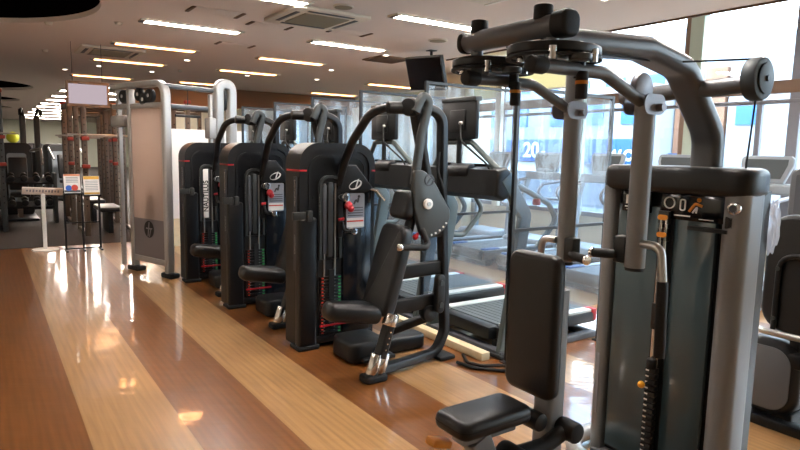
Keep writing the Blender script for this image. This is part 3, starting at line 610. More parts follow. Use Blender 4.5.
# ================================================================== NEAR BLACK SHOULDER PRESS MACHINES
def press_machine(loc, label):
    r_ = thing('shoulder_press_machine', label, 'exercise machine', loc, 0, 'black selectorized machines in a row')
    W, H, D = .64, 1.53, .25
    def arch(w_, h, rad, n=8, z0=0, cx=W/2):
        p = [(cx-w_/2, z0), (cx+w_/2, z0)]
        for i in range(n+1): a = R(90*i/n); p.append((cx+w_/2-rad+rad*math.cos(a), h-rad+rad*math.sin(a)))
        for i in range(n+1): a = R(90+90*i/n); p.append((cx-w_/2+rad+rad*math.cos(a), h-rad+rad*math.sin(a)))
        return p
    # shroud arch, recessed face with its raised bead
    m = MB(); m.ring(arch(W, H, .16), arch(W-.1, H-.06, .12), (0, D, 0.02), X, Z, D, bev=.03); sh = m.obj('shroud', 'shroud', r_)
    for x0, x1 in ((-.003, .055), (W-.03, W+.003)):
        m = MB(); m.b2((x0, -.003, 1.338), (x1, D*.9, 1.352), bev=.001); m.obj('red_band', 'red', sh)
    m = MB(); m.prism(arch(W-.09, H-.055, .12), (0, D-.02, 0.03), X, Z, D-.035); fc = m.obj('face_panel', 'shroud', r_)
    m = MB(); m.ring(arch(W-.15, H-.1, .11), arch(W-.19, H-.12, .095), (0, .02, .03), X, Z, .014, bev=.005); m.obj('face_bead', 'shroud', fc)
    m = MB(); m.prism(arch(W-.19, H-.12, .095), (0, .02, .03), X, Z, .008); m.obj('face_recess', 'panel', fc)
    m = MB(); m.b2((-.012, -.022, 0), (.135, .06, 1.0), bev=.02, seg=3); m.obj('front_pillar', 'frame', r_)
    m = MB(); m.b2((-.03, -.045, 0), (.15, .12, .035), bev=.015); m.obj('foot', 'rubber_b', r_)
    m = MB(); m.b2((.12, -.01, .03), (W-.01, .08, .085), bev=.01); m.obj('base_bar', 'frame', r_)
    m = MB(); m.b2((.355, -.018, .09), (W-.035, .02, 1.2), bev=.012); m.obj('smoked_cover', 'smoke', r_)
    # slot: black opening, arch, guides
    m = MB(); m.b2((.15, .006, .09), (.35, .018, 1.28)); m.obj('slot', 'rubber_b', r_)
    m = MB(); m.ring(arch(.19, 1.31, .075, cx=.25, z0=.68), arch(.15, 1.29, .055, cx=.25, z0=.68), (0, .012, 0), X, Z, .03, bev=.006); m.obj('slot_arch', 'graphite', r_)
    m = MB(); m.b2((.225, -.02, .7), (.265, .01, 1.26), bev=.004); m.obj('slot_guide', 'graphite', r_)
    m = MB(); m.b2((.185, -.012, .72), (.215, .01, 1.24), bev=.003); st = m.obj('slot_strip', 'dgrey', r_)
    for x in (.2, .29):
        m = MB(); m.cyl((x, -.004, .1), (x, -.004, 1.25), .007); m.obj('guide_rod', 'steel', r_)
    m = MB(); m.text('MULTI PRESS', (.165, -.016, 1.1), Z, -X, .028, .001); m.obj('pillar_lettering', 'white', r_)
    m = MB(); m.b2((-.055, -.02, .985), (.045, .02, 1.045), bev=.006); m.b2((.045, -.04, .975), (.09, .0, 1.055), bev=.008); m.obj('side_adjuster', 'graphite', r_)
    m = MB(); m.b2((-.014, .03, .6), (-.003, .08, 1.3)); m.text('INSTRUCTIONS', (-.0145, .055, 1.18), Z, -Y, .028, .001, mi=1); m.text('CAUTION', (-.0145, .055, .8), Z, -Y, .032, .001, mi=1); m.obj('side_strip', ['dgrey', 'silver'], r_)
    # weight stack
    for i in range(17):
        z = .1+i*.0265
        m = MB(); m.b2((.165, -.012, z), (.345, .008, z+.022), bev=.003); pw = m.obj('weight_plate', 'frame', r_)
        m = MB(); m.b2((.175, -.0135, z+.006), (.192, -.0115, z+.015)); m.obj('plate_label', 'redpr', pw)
        m = MB(); m.b2((.318, -.0135, z+.005), (.338, -.0115, z+.017)); m.obj('plate_label', 'green', pw)
    m = MB(); m.b2((.235, -.02, .14), (.28, -.012, .6)); m.cyl((.258, -.03, .36), (.258, -.012, .36), .012); m.obj('selector_column', 'rubber_b', r_)
    m = MB(); m.b2((.15, -.035, .165), (.4, -.025, .178)); m.obj('red_selector_cord', 'red', r_)
    # placard
    m = MB(); m.prism(rrect(.16, .27, .015), (.455, -.018, 1.04), X, Z, .006); pc = m.obj('instruction_placard', 'placard', r_)
    m = MB(); m.b2((.38, -.0275, .915), (.53, -.0235, .985), mi=0); m.b2((.38, -.0285, .955), (.525, -.0245, .966), mi=1)
    for z in (1.06, 1.04, 1.02, 1.0): m.b2((.39, -.0275, z), (.52, -.0235, z+.007), mi=2)
    m.tube([(.44, -.026, 1.09), (.46, -.026, 1.13), (.475, -.026, 1.1), (.48, -.026, 1.14)], .007, .01, n=6, mi=3); m.ball((.485, -.026, 1.15), .011, mi=3); m.obj('placard_print', ['white', 'redpr', 'dgrey', 'dgrey'], pc)
    # logo wing
    m = MB(); m.prism([(.3, 1.18), (.55, 1.18), (.6, 1.215), (.45, 1.39), (.36, 1.39)], (0, .005, 0), X, Z, .05, bev=.012); lg = m.obj('logo_wing', 'black', r_)
    oe = [(a*1, b) for a, b in circ(.058, 28, .032)]; ie = [(a*.86-.004, b*.72+.002) for a, b in circ(.058, 28, .032)]
    q = Matrix.Rotation(R(22), 2); ro_ = lambda P: [tuple(q @ Vector(p)) for p in P]
    m = MB(); m.ring(ro_(oe), ro_(ie), (.44, -.046, 1.24), X, Z, .003); m.prism(ro_([(-.01, -.018), (.004, -.018), (.045, .03), (.032, .03)]), (.44, -.046, 1.24), X, Z, .003); m.obj('emblem', 'white', lg)
    # bolts and knobs under the wing
    m = MB(); m.b2((.3, -.035, .84), (.345, .0, 1.2), bev=.01); m.tube([(.33, -.04, .96), (.34, -.06, .89), (.4, -.06, .89)], .012, .03, n=8); ct = m.obj('carriage', 'black', r_)
    for x, z, r0_ in ((.335, 1.15, .035), (.41, .89, .027)):
        m = MB(); m.cyl((x, -.095, z), (x, -.03, z), r0_, bev=.006); m.cyl((x, -.099, z), (x, -.09, z), r0_*.45, mi=1); m.obj('chrome_knob', ['chrome', 'dgrey'], ct)
    m = MB(); m.ball((.395, -.06, 1.06), .026); m.cyl((.38, -.04, 1.08), (.38, -.06, 1.09), .03); m.obj('red_knob', 'red', ct)
    m = MB(); m.cyl((.3, -.045, .98), (.34, -.045, .985), .012); m.obj('red_tab', 'red', ct)
    m = MB(); m.tube([(.57, -.01, 1.21), (.63, -.06, 1.19), (.68, -.1, 1.12)], .011, .03, n=8); m.obj('chrome_lever', 'chrome', r_)
    # curved arm from the hub to the tower
    m = MB(); m.tube([(.56, -.6, 1.79), (.3, -.52, 1.79), (.28, -.28, 1.57), (.34, -.04, 1.40), (.33, .0, 1.24)], .031, .17, n=16, fn=8); m.obj('curved_tube', 'frame', r_)
    # main frame
    m = MB(); m.sweep(fillet([(.2, -.77, .05), (.78, -.66, .05), (.85, -.66, .2), (.79, -.66, 1.2), (.775, -.66, 1.76), (.6, -.66, 1.81)], .16, 8), rrect(.07, .06, .015), upv=(0, 0, 1)); m.obj('main_frame', 'frame', r_)
    m = MB(); m.b2((.76, -.74, 0), (.9, -.56, .03), bev=.01); m.obj('foot', 'rubber_b', r_)
    m = MB(); m.cyl((.36, -.59, 1.79), (.6, -.64, 1.79), .042, bev=.01); m.cyl((.46, -.68, 1.795), (.6, -.62, 1.795), .062, bev=.02); m.sweep([(.55, -.64, 1.79), (.68, -.66, 1.2)], rrect(.09, .05, .015), upv=(1, 0, 0)); m.obj('hub', 'black', r_)
    m = MB(); m.sweep(fillet([(.5, -.72, 1.76), (.555, -.72, 1.875), (.615, -.72, 1.84), (.55, -.72, 1.6), (.505, -.72, 1.28)], .07, 6), rrect(.05, .062, .02), upv=(1, 0, 0)); m.obj('swing_arm', 'graphite', r_)
    plate = [(.475, 1.38), (.56, 1.38), (.65, 1.30), (.80, 1.09), (.79, 1.02), (.73, .95), (.61, .90), (.55, .93), (.48, 1.13)]
    m = MB(); m.prism(rpoly(plate, .04), (0, -.715, 0), X, Z, .045, bev=.012); pt = m.obj('range_plate', 'graphite', r_)
    m = MB(); m.ring(circ(.04, 24), circ(.031, 24), (.6, -.762, 1.31), X, Z, .003); m.prism([(-.02, -.014), (-.012, -.018), (.026, .018), (.016, .02)], (.6, -.762, 1.31), X, Z, .003); m.obj('emblem', 'dgrey', pt)
    m = MB(); m.cyl((.585, -.785, 1.15), (.585, -.76, 1.15), .036, bev=.006); m.cyl((.585, -.79, 1.15), (.585, -.783, 1.15), .015, mi=1); m.obj('pivot_bolt', ['white', 'steel'], pt)
    m = MB()
    for x, z in ((.63, .935), (.665, .945), (.7, .962), (.73, .985), (.755, 1.01)): m.cyl((x, -.766, z), (x, -.759, z), .007, n=10)
    m.obj('range_hole', 'white', pt)
    m = MB(); m.ball((.51, -.74, .925), .02); m.cyl((.55, -.71, .94), (.51, -.74, .925), .012); m.obj('red_pull_pin', 'red', r_)
    m = MB(); m.tube([(.56, -.74, .98), (.56, -.82, .885), (.5, -.865, .87), (.31, -.865, .885)], .021, .03); gp = m.obj('handle', 'rubber_b', r_)
    m = MB(); m.cyl((.285, -.865, .887), (.31, -.865, .885), .026, bev=.006); m.obj('handle_end', 'chrome', gp)
    m = MB(); m.cyl((.73, -.72, 1.0), (.73, -.6, 1.0), .07, bev=.015); m.b2((.66, -.69, .9), (.8, -.62, 1.08), bev=.02); m.obj('pivot_block', 'frame', r_)
    for z in (.44, .68):
        m = MB(); m.sweep([(.42, -.62, z-.02), (.82, -.65, z)], rrect(.05, .1, .015), upv=(0, 0, 1)); m.obj('cross_member', 'frame', r_)
    m = MB(); m.prism(rrect(.07, .28, .034, 6), (.75, -.69, .5), X, Z, .05, bev=.01); m.cyl((.75, -.75, .42), (.75, -.74, .42), .02, mi=1); m.cyl((.75, -.75, .58), (.75, -.74, .58), .02, mi=1); m.obj('pulley_guard', ['black', 'graphite'], r_)
    m = MB(); m.cyl((.7, -.69, .35), (.7, -.63, .35), .06, bev=.01); m.obj('pulley', 'black', r_)
    m = MB(); m.tube([(.8, -.7, 1.08), (.75, -.72, 1.25), (.72, -.7, 1.36), (.74, -.68, 1.5)], .01, .05, n=8); m.obj('cable', 'rubber_b', r_)
    # backrest, headrest, seat, post
    bp = [(-.13, .0), (.13, .0), (.15, .05), (.155, .42), (.14, .58), (.11, .62), (-.11, .62), (-.14, .58), (-.155, .42), (-.15, .05)]
    ax = Vector((.27, 0, .965)).normalized()
    m = MB(); m.prism(rpoly(bp, .05), (.21, -.66, .42), -Y, ax, -.1, bev=.032, seg=4); m.obj('backrest', 'vinyl', r_)
    m = MB(); m.prism(rrect(.2, .2, .05), (.43, -.64, 1.15), -Y, ax, -.09, bev=.03, seg=4); m.obj('headrest', 'vinyl', r_)
    m = MB(); m.sweep([(.36, -.66, .42), (.57, -.66, 1.2)], rrect(.08, .04, .012)); m.obj('backrest_spine', 'frame', r_)
    sp_ = [(-.16, -.085), (-.19, -.05), (-.19, .05), (-.16, .085), (.12, .13), (.19, .12), (.19, -.12), (.12, -.13)]
    m = MB(); m.prism(rpoly(sp_, .07), (.045, -.66, .385), Vector((.985, 0, -.15)), Y, .125, bev=.05, seg=4); m.obj('seat', 'vinyl', r_)
    d = Vector((-.125, 0, -.38)).normalized(); pa = Vector((.3, -.79, .435))
    m = MB(); m.cyl(pa, pa+d*.085, .05, bev=.008); m.obj('chrome_collar', 'chrome', r_)
    m = MB(); m.sweep([pa+d*.08, pa+d*.3], rrect(.085, .06, .015))
    for k_ in (.12, .16, .2, .24): m.cyl(pa+d*k_+Vector((0, -.046, 0)), pa+d*k_+Vector((0, -.04, 0)), .006, n=8, mi=1)
    m.obj('seat_post', ['frame', 'chrome'], r_)
    m = MB()
    for q_ in (-.028, .028): m.cyl(pa+d*.27+Vector((q_, 0, 0)), pa+d*.415+Vector((q_, 0, 0)), .041, bev=.005)
    m.obj('chrome_sleeve', 'chrome', r_)
    m = MB(); m.prism(rrect(.17, .12, .03), (.16, -.79, 0), X, Y, .045, bev=.012); m.obj('foot', 'rubber_b', r_)
    # base block
    m = MB(); m.prism(rrect(.32, .34, .07, 6), (.33, -.33, .0), X, Y, .15, bev=.03, seg=3); m.prism(rrect(.5, .2, .06, 6), (.62, -.33, .0), X, Y, .11, bev=.025, seg=3); m.obj('base_cover', 'black', r_)
    m = MB(); m.sweep([(.47, -.4, .16), (.8, -.57, .3)], rrect(.08, .06, .02)); m.b2((.24, -.55, .02), (.5, -.2, .05), bev=.01); m.obj('floor_brace', 'frame', r_)
    return r_
p1 = press_machine((1.88, 4.03, 0), 'nearest black weight machine of the row, with seat, backrest and swing arm in full view')
dup(p1, (1.835, 5.46, 0), 'second black weight machine of the row, middle tower behind the nearest one')
p3 = dup(p1, (1.80, 6.78, 0), 'farthest black weight machine of the row, right beside the silver cable tower')

m = MB(); m.b2((.19, -.03, .72), (.245, -.022, 1.26), bev=.003); stp = m.obj('white_strip', 'white', p3); stp['label'] = 'white strip with dark lettering'
m = MB(); m.text('NAUTILUS', (.217, -.031, .96), Z, -X, .075, .001, bold=.001); m.obj('lettering', 'rubber_b', stp)
# ================================================================== TREADMILLS FACING INTO THE ROOM
def treadmill(loc, label):
    r_ = thing('treadmill', label, 'treadmill', loc, 0, 'treadmills behind the weight machines')
    m = MB()
    for s_ in (-1, 1): m.b2((0, s_*.42-.04, 0), (1.1, s_*.42+.04, .05), bev=.01)
    m.b2((.0, -.42, 0), (.09, .42, .05), bev=.01); m.b2((1.02, -.42, 0), (1.1, .42, .05), bev=.01); m.obj('base_frame', 'dgrey', r_)
    m = MB(); m.b2((.09, -.385, .1), (1.16, .385, .19), bev=.015); m.b2((.02, -.3, .09), (.14, .3, .2), bev=.03); m.obj('deck', 'black', r_)
    m = MB(); m.b2((.12, -.28, .188), (1.14, .28, .2))
    for i in range(17): m.b2((.125+i*.06, -.28, .199), (.178+i*.06, .28, .204))
    m.obj('running_belt', 'belt', r_)
    for s_ in (-1, 1):
        m = MB(); m.b2((.13, s_*.33-.045, .188), (1.12, s_*.33+.045, .212), bev=.006); m.obj('side_rail', 'rail', r_)
        m = MB(); m.b2((1.12, s_*.33-.055, .11), (1.175, s_*.33+.055, .215), bev=.008); m.obj('rear_cap', 'red', r_)
        m = MB(); m.sweep(fillet([(.05, s_*.42, .0), (.1, s_*.42, .3), (.22, s_*.42, 1.05), (.0, s_*.42, 1.33)], .05, 4), rrect(.05, .11, .012), upv=(1, 0, 0)); m.obj('upright', 'tgrey', r_)
        m = MB(); m.b2((-.02, s_*.42-.06, 0), (.16, s_*.42+.06, .03), bev=.01); m.obj('foot', 'rubber_b', r_)
        m = MB(); m.tube([(.0, s_*.42, 1.33), (.47, s_*.42, 1.13), (.57, s_*.42, 1.0), (.36, s_*.42, .79), (.18, s_*.42, .8)], .021, .08); m.obj('handrail', 'tgrey', r_)
        m = MB(); m.cyl((.1, s_*.3, .04), (.1, s_*.3, .1), .03); m.obj('deck_support', 'frame', r_)
    prof = [(-.1, 1.2), (-.02, 1.16), (.12, 1.2), (.16, 1.3), (.02, 1.4), (-.08, 1.38)]
    m = MB(); m.prism([(a, b) for a, b in prof], (0, .44, 0), X, Z, .88, bev=.03); m.cyl((-.04, -.12, 1.36), (-.04, .12, 1.36), .06, bev=.02); m.obj('console', 'black', r_)
    m = MB(); m.prism([(.02, 1.41), (.155, 1.31), (.165, 1.32), (.03, 1.42)], (0, .3, 0), X, Z, .6); m.obj('display', 'screen', r_)
    m = MB(); m.tube([(.01, -.41, 1.34), (-.02, -.08, 1.58), (-.02, .22, 1.58), (.01, .41, 1.38)], .022, .06); m.obj('roll_bar', 'tgrey', r_)
    m = MB(); m.cyl((.34, -.42, 1.12), (.34, -.42, 1.17), .03, bev=.008); m.obj('emergency_stop', 'red', r_)
    m = MB(); m.b2((-.06, -.16, 1.6), (-.02, .24, 1.9), bev=.012); mo = m.obj('monitor', 'black', r_)
    m = MB(); m.b2((-.07, -.16, 1.88), (-.0, .24, 1.915), bev=.008); m.obj('top_bezel', 'graphite', mo)
    m = MB(); m.b2((-.021, -.145, 1.62), (-.016, .225, 1.87)); m.obj('screen', 'screen', mo)
    m = MB(); m.b2((-.075, -.05, 1.66), (-.055, .13, 1.82), bev=.01); m.cyl((-.095, -.02, 1.72), (-.075, -.02, 1.72), .012, mi=1); m.obj('mount_plate', ['black', 'white'], mo)
    m = MB(); m.cyl((-.04, .04, 1.38), (-.04, .04, 1.62), .022); m.obj('monitor_mast', 'black', r_)
    m = MB(); m.tube([(-.09, -.02, 1.72), (-.14, -.1, 1.58), (-.06, -.3, 1.42), (-.04, -.36, 1.3)], .008, .08, n=8); m.obj('cable', 'rubber_b', r_)
    return r_
TX = 3.05
t1 = treadmill((TX, 3.56, 0), 'nearest treadmill, behind the seat of the nearest black weight machine')
for y, lb in ((4.62, 'second treadmill from the front, between the two nearest vinyl screens'), (5.68, 'third treadmill, mostly behind the nearest black tower'), (6.74, 'fourth treadmill, seen above the middle black tower'), (7.8, 'fifth treadmill, seen between the far towers')):
    dup(t1, (TX, y, 0), lb)
# vinyl screens between them
def partition(loc, h, ln, label, n=1):
    r_ = thing('vinyl_screen', label, 'partition', loc, 0, 'clear vinyl screens between the treadmills')
    for i in range(2):
        x = i*ln
        m = MB(); m.b2((x-.013, -.013, .01), (x+.013, .013, h)); m.obj('post', 'frame', r_)
        m = MB(); m.b2((x-.05, -.025, 0), (x+.05, .025, .012), bev=.004); m.obj('foot', 'frame', r_)
    for z in (h-.012, .96):
        m = MB(); m.b2((.013, -.011, z-.011), (ln-.013, .011, z+.011)); m.obj('rail', 'frame', r_)
    m = MB(); t = bmesh.new(); nx, nz = 24, 30; vs = []
    for i in range(nx+1):
        for j in range(nz+1):
            fx = i/nx; fz = j/nz
            yy = .012*math.sin(fx*9+2*fz)*math.sin(fz*3.1)+.01*math.sin(fx*23)*fz
            vs.append(t.verts.new((.015+fx*(ln-.03), yy, .3+fz*(h-.33))))
    for i in range(nx):
        for j in range(nz):
            a = i*(nz+1)+j; t.faces.new((vs[a], vs[a+nz+1], vs[a+nz+2], vs[a+1]))
    m._merge(t, 0); m.obj('vinyl_sheet', 'vinylsheet', r_)
    return r_
partition((3.05, 3.04, 0), 1.96, 1.03, 'nearest clear vinyl screen, its black post beside the seat back of the front machine')
for y, lb in ((4.09, 'clear vinyl screen behind the swing arm of the nearest black machine'), (5.15, 'clear vinyl screen with its corner above the nearest black tower'), (6.21, 'clear vinyl screen above the gap between the nearest and middle towers'), (7.27, 'clear vinyl screen above the middle black tower'), (8.42, 'farthest clear vinyl screen, just right of the silver cable tower')):
    partition((3.05, y, 0), 2.08, 1.02, lb)

# ================================================================== WINDOW TREADMILLS
def window_treadmill(loc, label):
    r_ = thing('treadmill', label, 'treadmill', loc, 0, 'treadmills facing the window')
    m = MB(); m.b2((0, -.4, .07), (1.35, .4, .2), bev=.02); m.b2((.02, -.42, .0), (.14, .42, .09), bev=.02); m.b2((1.2, -.4, 0), (1.6, .4, .08), bev=.02); m.obj('deck', 'black', r_)
    m = MB(); m.cyl((.0, -.36, .14), (.0, .36, .14), .075, bev=.02); m.obj('rear_roller_cover', 'black', r_)
    m = MB(); m.b2((.02, -.26, .198), (1.3, .26, .208)); m.obj('running_belt', 'slate', r_)
    for s_ in (-1, 1):
        m = MB(); m.b2((.05, s_*.33-.05, .198), (1.3, s_*.33+.05, .218), bev=.006); m.obj('side_rail', 'haze', r_)
        m = MB(); m.b2((.04, s_*.33-.05, .205), (.3, s_*.33+.05, .226), bev=.006); m.obj('blue_sky_glare', 'signblue', r_)  # blue strip stands in for the sky's glare on the deck
        m = MB(); m.sweep(fillet([(1.45, s_*.38, .1), (1.5, s_*.38, .9), (1.58, s_*.36, 1.2)], .1, 4), rrect(.06, .09, .02), upv=(1, 0, 0)); m.obj('upright', 'haze', r_)
        m = MB(); m.tube([(1.5, s_*.36, 1.12), (1.1, s_*.36, 1.08), (1.0, s_*.36, .98), (1.1, s_*.36, .88), (1.48, s_*.38, .85)], .022, .08); m.obj('handrail', 'alu', r_)
    m = MB(); m.prism(rrect(.56, .76, .1, 6), (1.3, 0, .08), X, Y, .2, bev=.06, seg=4); m.obj('motor_hood', 'haze', r_)
    m = MB(); m.prism([(-.4, 1.12), (.4, 1.12), (.36, 1.24), (-.36, 1.24)], (1.5, 0, 0), -Y, Z, -.14, bev=.03); m.obj('console', 'haze', r_)
    ax = Vector((.2, 0, .98)).normalized()
    m = MB(); m.prism([(-.2, 0), (.2, 0), (.27, .2), (.27, .27), (.24, .3), (-.24, .3), (-.27, .27), (-.27, .2)], (1.54, 0, 1.24), -Y, ax, -.05, bev=.015); sc = m.obj('screen_housing', 'haze', r_)
    m = MB(); m.prism([(-.17, .05), (.17, .05), (.22, .2), (.22, .26), (-.22, .26), (-.22, .2)], (1.535, 0, 1.24), -Y, ax, .006); m.obj('screen', 'slate', sc)
    return r_
wt = window_treadmill((5.42, 3.2, 0), 'treadmill by the window right of the front tower, grey console above the tower corner')
for y, lb in ((4.22, 'treadmill by the window whose console shows between the front arm and the boom'), (5.25, 'treadmill by the window behind the nearest vinyl screen'), (6.3, 'treadmill by the window with its black rear end under the console of the nearest treadmill'), (7.35, 'farthest treadmill by the window, glimpsed behind the second inward facing treadmill')):
    dup(wt, (5.42, y, 0), lb)

# floor plank and cable
m = MB(); m.b2((2.9, 3.14, 0), (2.98, 7.6, .06), bev=.006); o = m.obj('timber_batten', 'wood'); tag(o, 'pale timber batten on the floor in front of the treadmills', 'batten')
m = MB(); m.tube([(2.86, 3.3, .012), (2.78, 3.16, .012), (2.82, 3.05, .012), (2.96, 2.98, .012), (3.0, 2.9, .012), (2.9, 2.88, .012), (2.74, 3.05, .012), (2.72, 3.2, .012)], .012, .06, n=8); o = m.obj('power_cable', 'rubber_b'); tag(o, 'black power cable looped on the floor at the end of the timber batten', 'cable')

# ================================================================== RECUMBENT MACHINE BEHIND THE TOWER
r_ = thing('recumbent_bike', 'black recumbent exercise bike at the right edge behind the taupe tower', 'exercise bike', (3.6, 1.45, 0))
bpoly = rrect(.46, .66, .13, 6)
m = MB(); m.prism(bpoly, (.02, -.06, .87), -Y, Z, -.08, bev=.03, seg=4); sb = m.obj('seat_back', 'vinyl', r_)
m = MB(); m.tube([(.0, .08, .55), (.0, .08, .98), (.0, -.2, .98), (.0, -.2, .55)], .014, .1); m.obj('support_tube', 'frame', sb)
m = MB()
for y, z in ((.08, .62), (.08, .9), (-.2, .62), (-.2, .9)): m.cyl((-.016, y, z), (-.005, y, z), .012, n=12)
m.obj('bolt', 'graphite', sb)
m = MB(); m.tube([(.3, .3, .58), (.0, .26, .55), (-.04, .1, .545), (-.04, -.3, .545), (.0, -.42, .55), (.3, -.46, .58)], .018, .08); m.obj('side_handle', 'steel', r_)
m = MB(); m.prism(rrect(.44, .42, .1, 6), (.3, -.07, .44), X, Y, .08, bev=.03); m.obj('seat', 'vinyl', r_)
m = MB(); m.b2((-.02, -.12, .36), (.5, .0, .45), bev=.02); m.b2((.02, -.05, .42), (.08, .0, .56), bev=.01); m.obj('seat_rail', 'frame', r_)
m = MB(); m.prism(rrect(.34, .44, .13, 8), (-.02, .09, .28), -Y, Z, -.2, bev=.05, seg=4); dc = m.obj('drive_cover', 'shroud', r_)
m = MB(); m.prism(rrect(.28, .36, .1, 8), (-.021, .1, .28), -Y, Z, .006, bev=.003); m.obj('cover_plate', 'taupe_d', dc)
m = MB(); m.b2((-.06, -.3, 0), (.04, .36, .06), bev=.015); m.b2((.0, -.06, .02), (1.2, .06, .1), bev=.02); m.b2((1.1, -.3, 0), (1.2, .3, .06), bev=.015); m.obj('base_frame', 'frame', r_)
m = MB(); m.sweep([(1.05, .1, .1), (1.0, .2, .9), (.92, .28, 1.2)], rrect(.08, .06, .02)); m.obj('console_mast', 'frame', r_)
m = MB(); m.prism(rrect(.26, .34, .05), (.86, .3, 1.27), -Y, Z, -.06, bev=.015); cs = m.obj('console', 'taupe_d', r_)
m = MB(); m.prism(rrect(.18, .26, .01), (.86, .3, 1.27), -Y, Z, .004); m.obj('display', 'dgrey', cs)

# ================================================================== SILVER CABLE TOWERS
ra = R(19)
r_ = thing('cable_machine', 'tall silver cable machine with frosted panel at the left end of the row', 'exercise machine', (1.70, 7.12, 0), ra)
def hoop(x, y0, y1, h, w_=.125, name='column', mm='silver'):
    m = MB(); m.sweep(fillet([(x, y0, .03), (x, y0, h), (x, y1, h)], .16, 8), rrect(w_, .08, .025), upv=(0, 1, 0)); return m.obj(name, mm, r_)
m = MB(); m.sweep(fillet([(0, 0, .03), (0, 0, 2.2), (0, 1.1, 2.2)], .16, 8), rrect(.1, .075, .025), upv=(0, 1, 0)); m.obj('column', 'silver', r_)
m = MB(); m.b2((-.04, .69, .03), (.04, .75, 2.16), bev=.01); m.obj('column', 'silver', r_)
m = MB(); m.b2((-.025, .96, .03), (.025, 1.01, 2.16), bev=.01)
for i in range(22): m.cyl((-.03, .985, .3+i*.08), (-.024, .985, .3+i*.08), .008, n=8, mi=1)
m.obj('slotted_post', ['silver', 'dgrey'], r_)
m = MB(); m.b2((-.06, -.1, 0), (.07, .1, .06), bev=.02); m.obj('foot', 'rubber_b', r_)
m = MB(); m.b2((-.06, .6, 0), (.07, .82, .06), bev=.02); m.obj('foot', 'rubber_b', r_)
m = MB(); m.b2((-.03, .03, .13), (.03, .72, .2), bev=.01); m.obj('bottom_rail', 'silver', r_)
m = MB(); m.b2((-.03, .03, 1.93), (.03, 1.1, 1.99), bev=.01); m.obj('upper_rail', 'silver', r_)
m = MB(); m.b2((-.02, .055, .2), (-.008, .69, .65)); lp = m.obj('lower_panel', 'acryl_d', r_)
m = MB(); m.b2((-.02, .055, .65), (-.008, .69, 1.93)); m.obj('frosted_panel', 'frost', r_)
m = MB(); m.prism(circ(.1, 36), (-.021, .37, .53), -Y, Z, .003, mi=0)
for pl_ in ([(-.06, .0), (.06, .0), (.075, .018), (-.055, .018)], [(-.03, -.085), (-.012, -.085), (.02, .085), (.0, .085)], [(.0, -.09), (.016, -.09), (.05, -.0), (.035, .0)]):
    m.prism(pl_, (-.0245, .37, .53), -Y, Z, .002, mi=1)
m.obj('emblem', ['rubber_b', 'acryl_d'], lp)
m = MB(); m.b2((.03, .24, .3), (.16, .5, .95), bev=.01); m.b2((.06, .3, .95), (.12, .44, 1.15), bev=.01); m.cyl((.09, .37, 1.15), (.09, .37, 1.95), .01); m.obj('weight_stack', 'frame', r_)
for y, z in ((.3, 2.07), (.52, 2.09), (.42, 2.03), (.86, 2.08)):
    m = MB(); m.cyl((-.03, y, z), (.03, y, z), .075, n=32, bev=.01); pu = m.obj('pulley', 'rubber_b', r_); m = MB(); m.cyl((-.034, y, z), (-.029, y, z), .02); m.obj('pulley_bolt', 'steel', pu)
m = MB(); m.b2((-.05, .8, 1.72), (.05, 1.12, 1.86), bev=.03); m.obj('cable_carriage', 'silver', r_)
# second upright of the same machine and the crossbars
m = MB(); m.sweep(fillet([(.70, 0, .03), (.70, 0, 2.26), (.89, 0, 2.26), (.89, 0, .03)], .12, 8), rrect(.12, .09, .025), upv=(0, 1, 0)); m.obj('column', 'silver', r_)
m = MB(); m.b2((.77, -.02, 1.95), (.82, .02, 2.19), bev=.02); m.obj('end_plate', 'frame', r_)
m = MB(); m.b2((.56, -.03, .03), (.6, .02, 2.12), bev=.01); m.b2((.53, -.06, 1.6), (.63, .05, 1.85), bev=.02); m.obj('slotted_post', 'silver', r_)
for z in (2.17, 1.95):
    m = MB(); m.cyl((0, .03, z), (.72, .03, z), .028); m.obj('crossbar', 'taupe_d', r_)
m = MB(); m.cyl((.3, .03, 2.15), (.3, .03, 1.97), .006, n=8); m.cyl((.14, .03, 1.85), (.46, .03, 1.85), .016); m.obj('pull_bar', 'frame', r_)

# white low partition behind it
r_ = thing('white_partition', 'white low partition between the silver cable machine and the farthest black tower', 'partition', (2.75, 9.4, 0))
m = MB(); m.b2((-.7, -.03, .42), (.7, .03, 1.76), bev=.01); m.obj('panel', 'white', r_)
m = MB(); m.b2((-.7, -.025, .0), (.7, .025, .42)); m.obj('kick_board', 'wood', r_)

# ================================================================== SIGN STAND AND LEAFLET RACK
r_ = thing('sign_stand', 'white sign stand with a long narrow panel at the edge of the dark floor', 'sign stand', (.66, 9.85, 0))
m = MB(); m.cyl((0, 0, 0), (0, 0, .018), .17, n=40, bev=.005); m.obj('base', 'white', r_)
m = MB(); m.b2((-.025, -.02, .018), (.025, .02, .8), bev=.008); m.obj('pole', 'white', r_)
q = Matrix.Rotation(R(35), 3, 'X') @ Matrix.Rotation(R(4), 3, 'Y')
m = MB(); m.box((0, -.02, .84), (.5, .02, .12), rot=q, bev=.004); pn = m.obj('panel', 'paper', r_)
m = MB()
for i in range(11):
    m.box(Vector((0, -.02, .84))+q @ Vector((-.19+i*.038, -.0115, .01)), (.022, .002, .03+.01*(i % 3)), rot=q)
m.obj('faded_print', 'placard', pn)
r_ = thing('leaflet_rack', 'black wire leaflet rack with two tilted shelves left of the silver cable machine', 'leaflet rack', (1.12, 9.62, 0))
for x in (-.22, 0, .22):
    m = MB(); m.b2((x-.012, -.01, 0), (x+.012, .012, .85)); m.obj('leg', 'frame', r_)
    m = MB(); m.b2((x-.012, -.15, 0), (x+.012, .15, .02)); m.obj('foot', 'frame', r_)
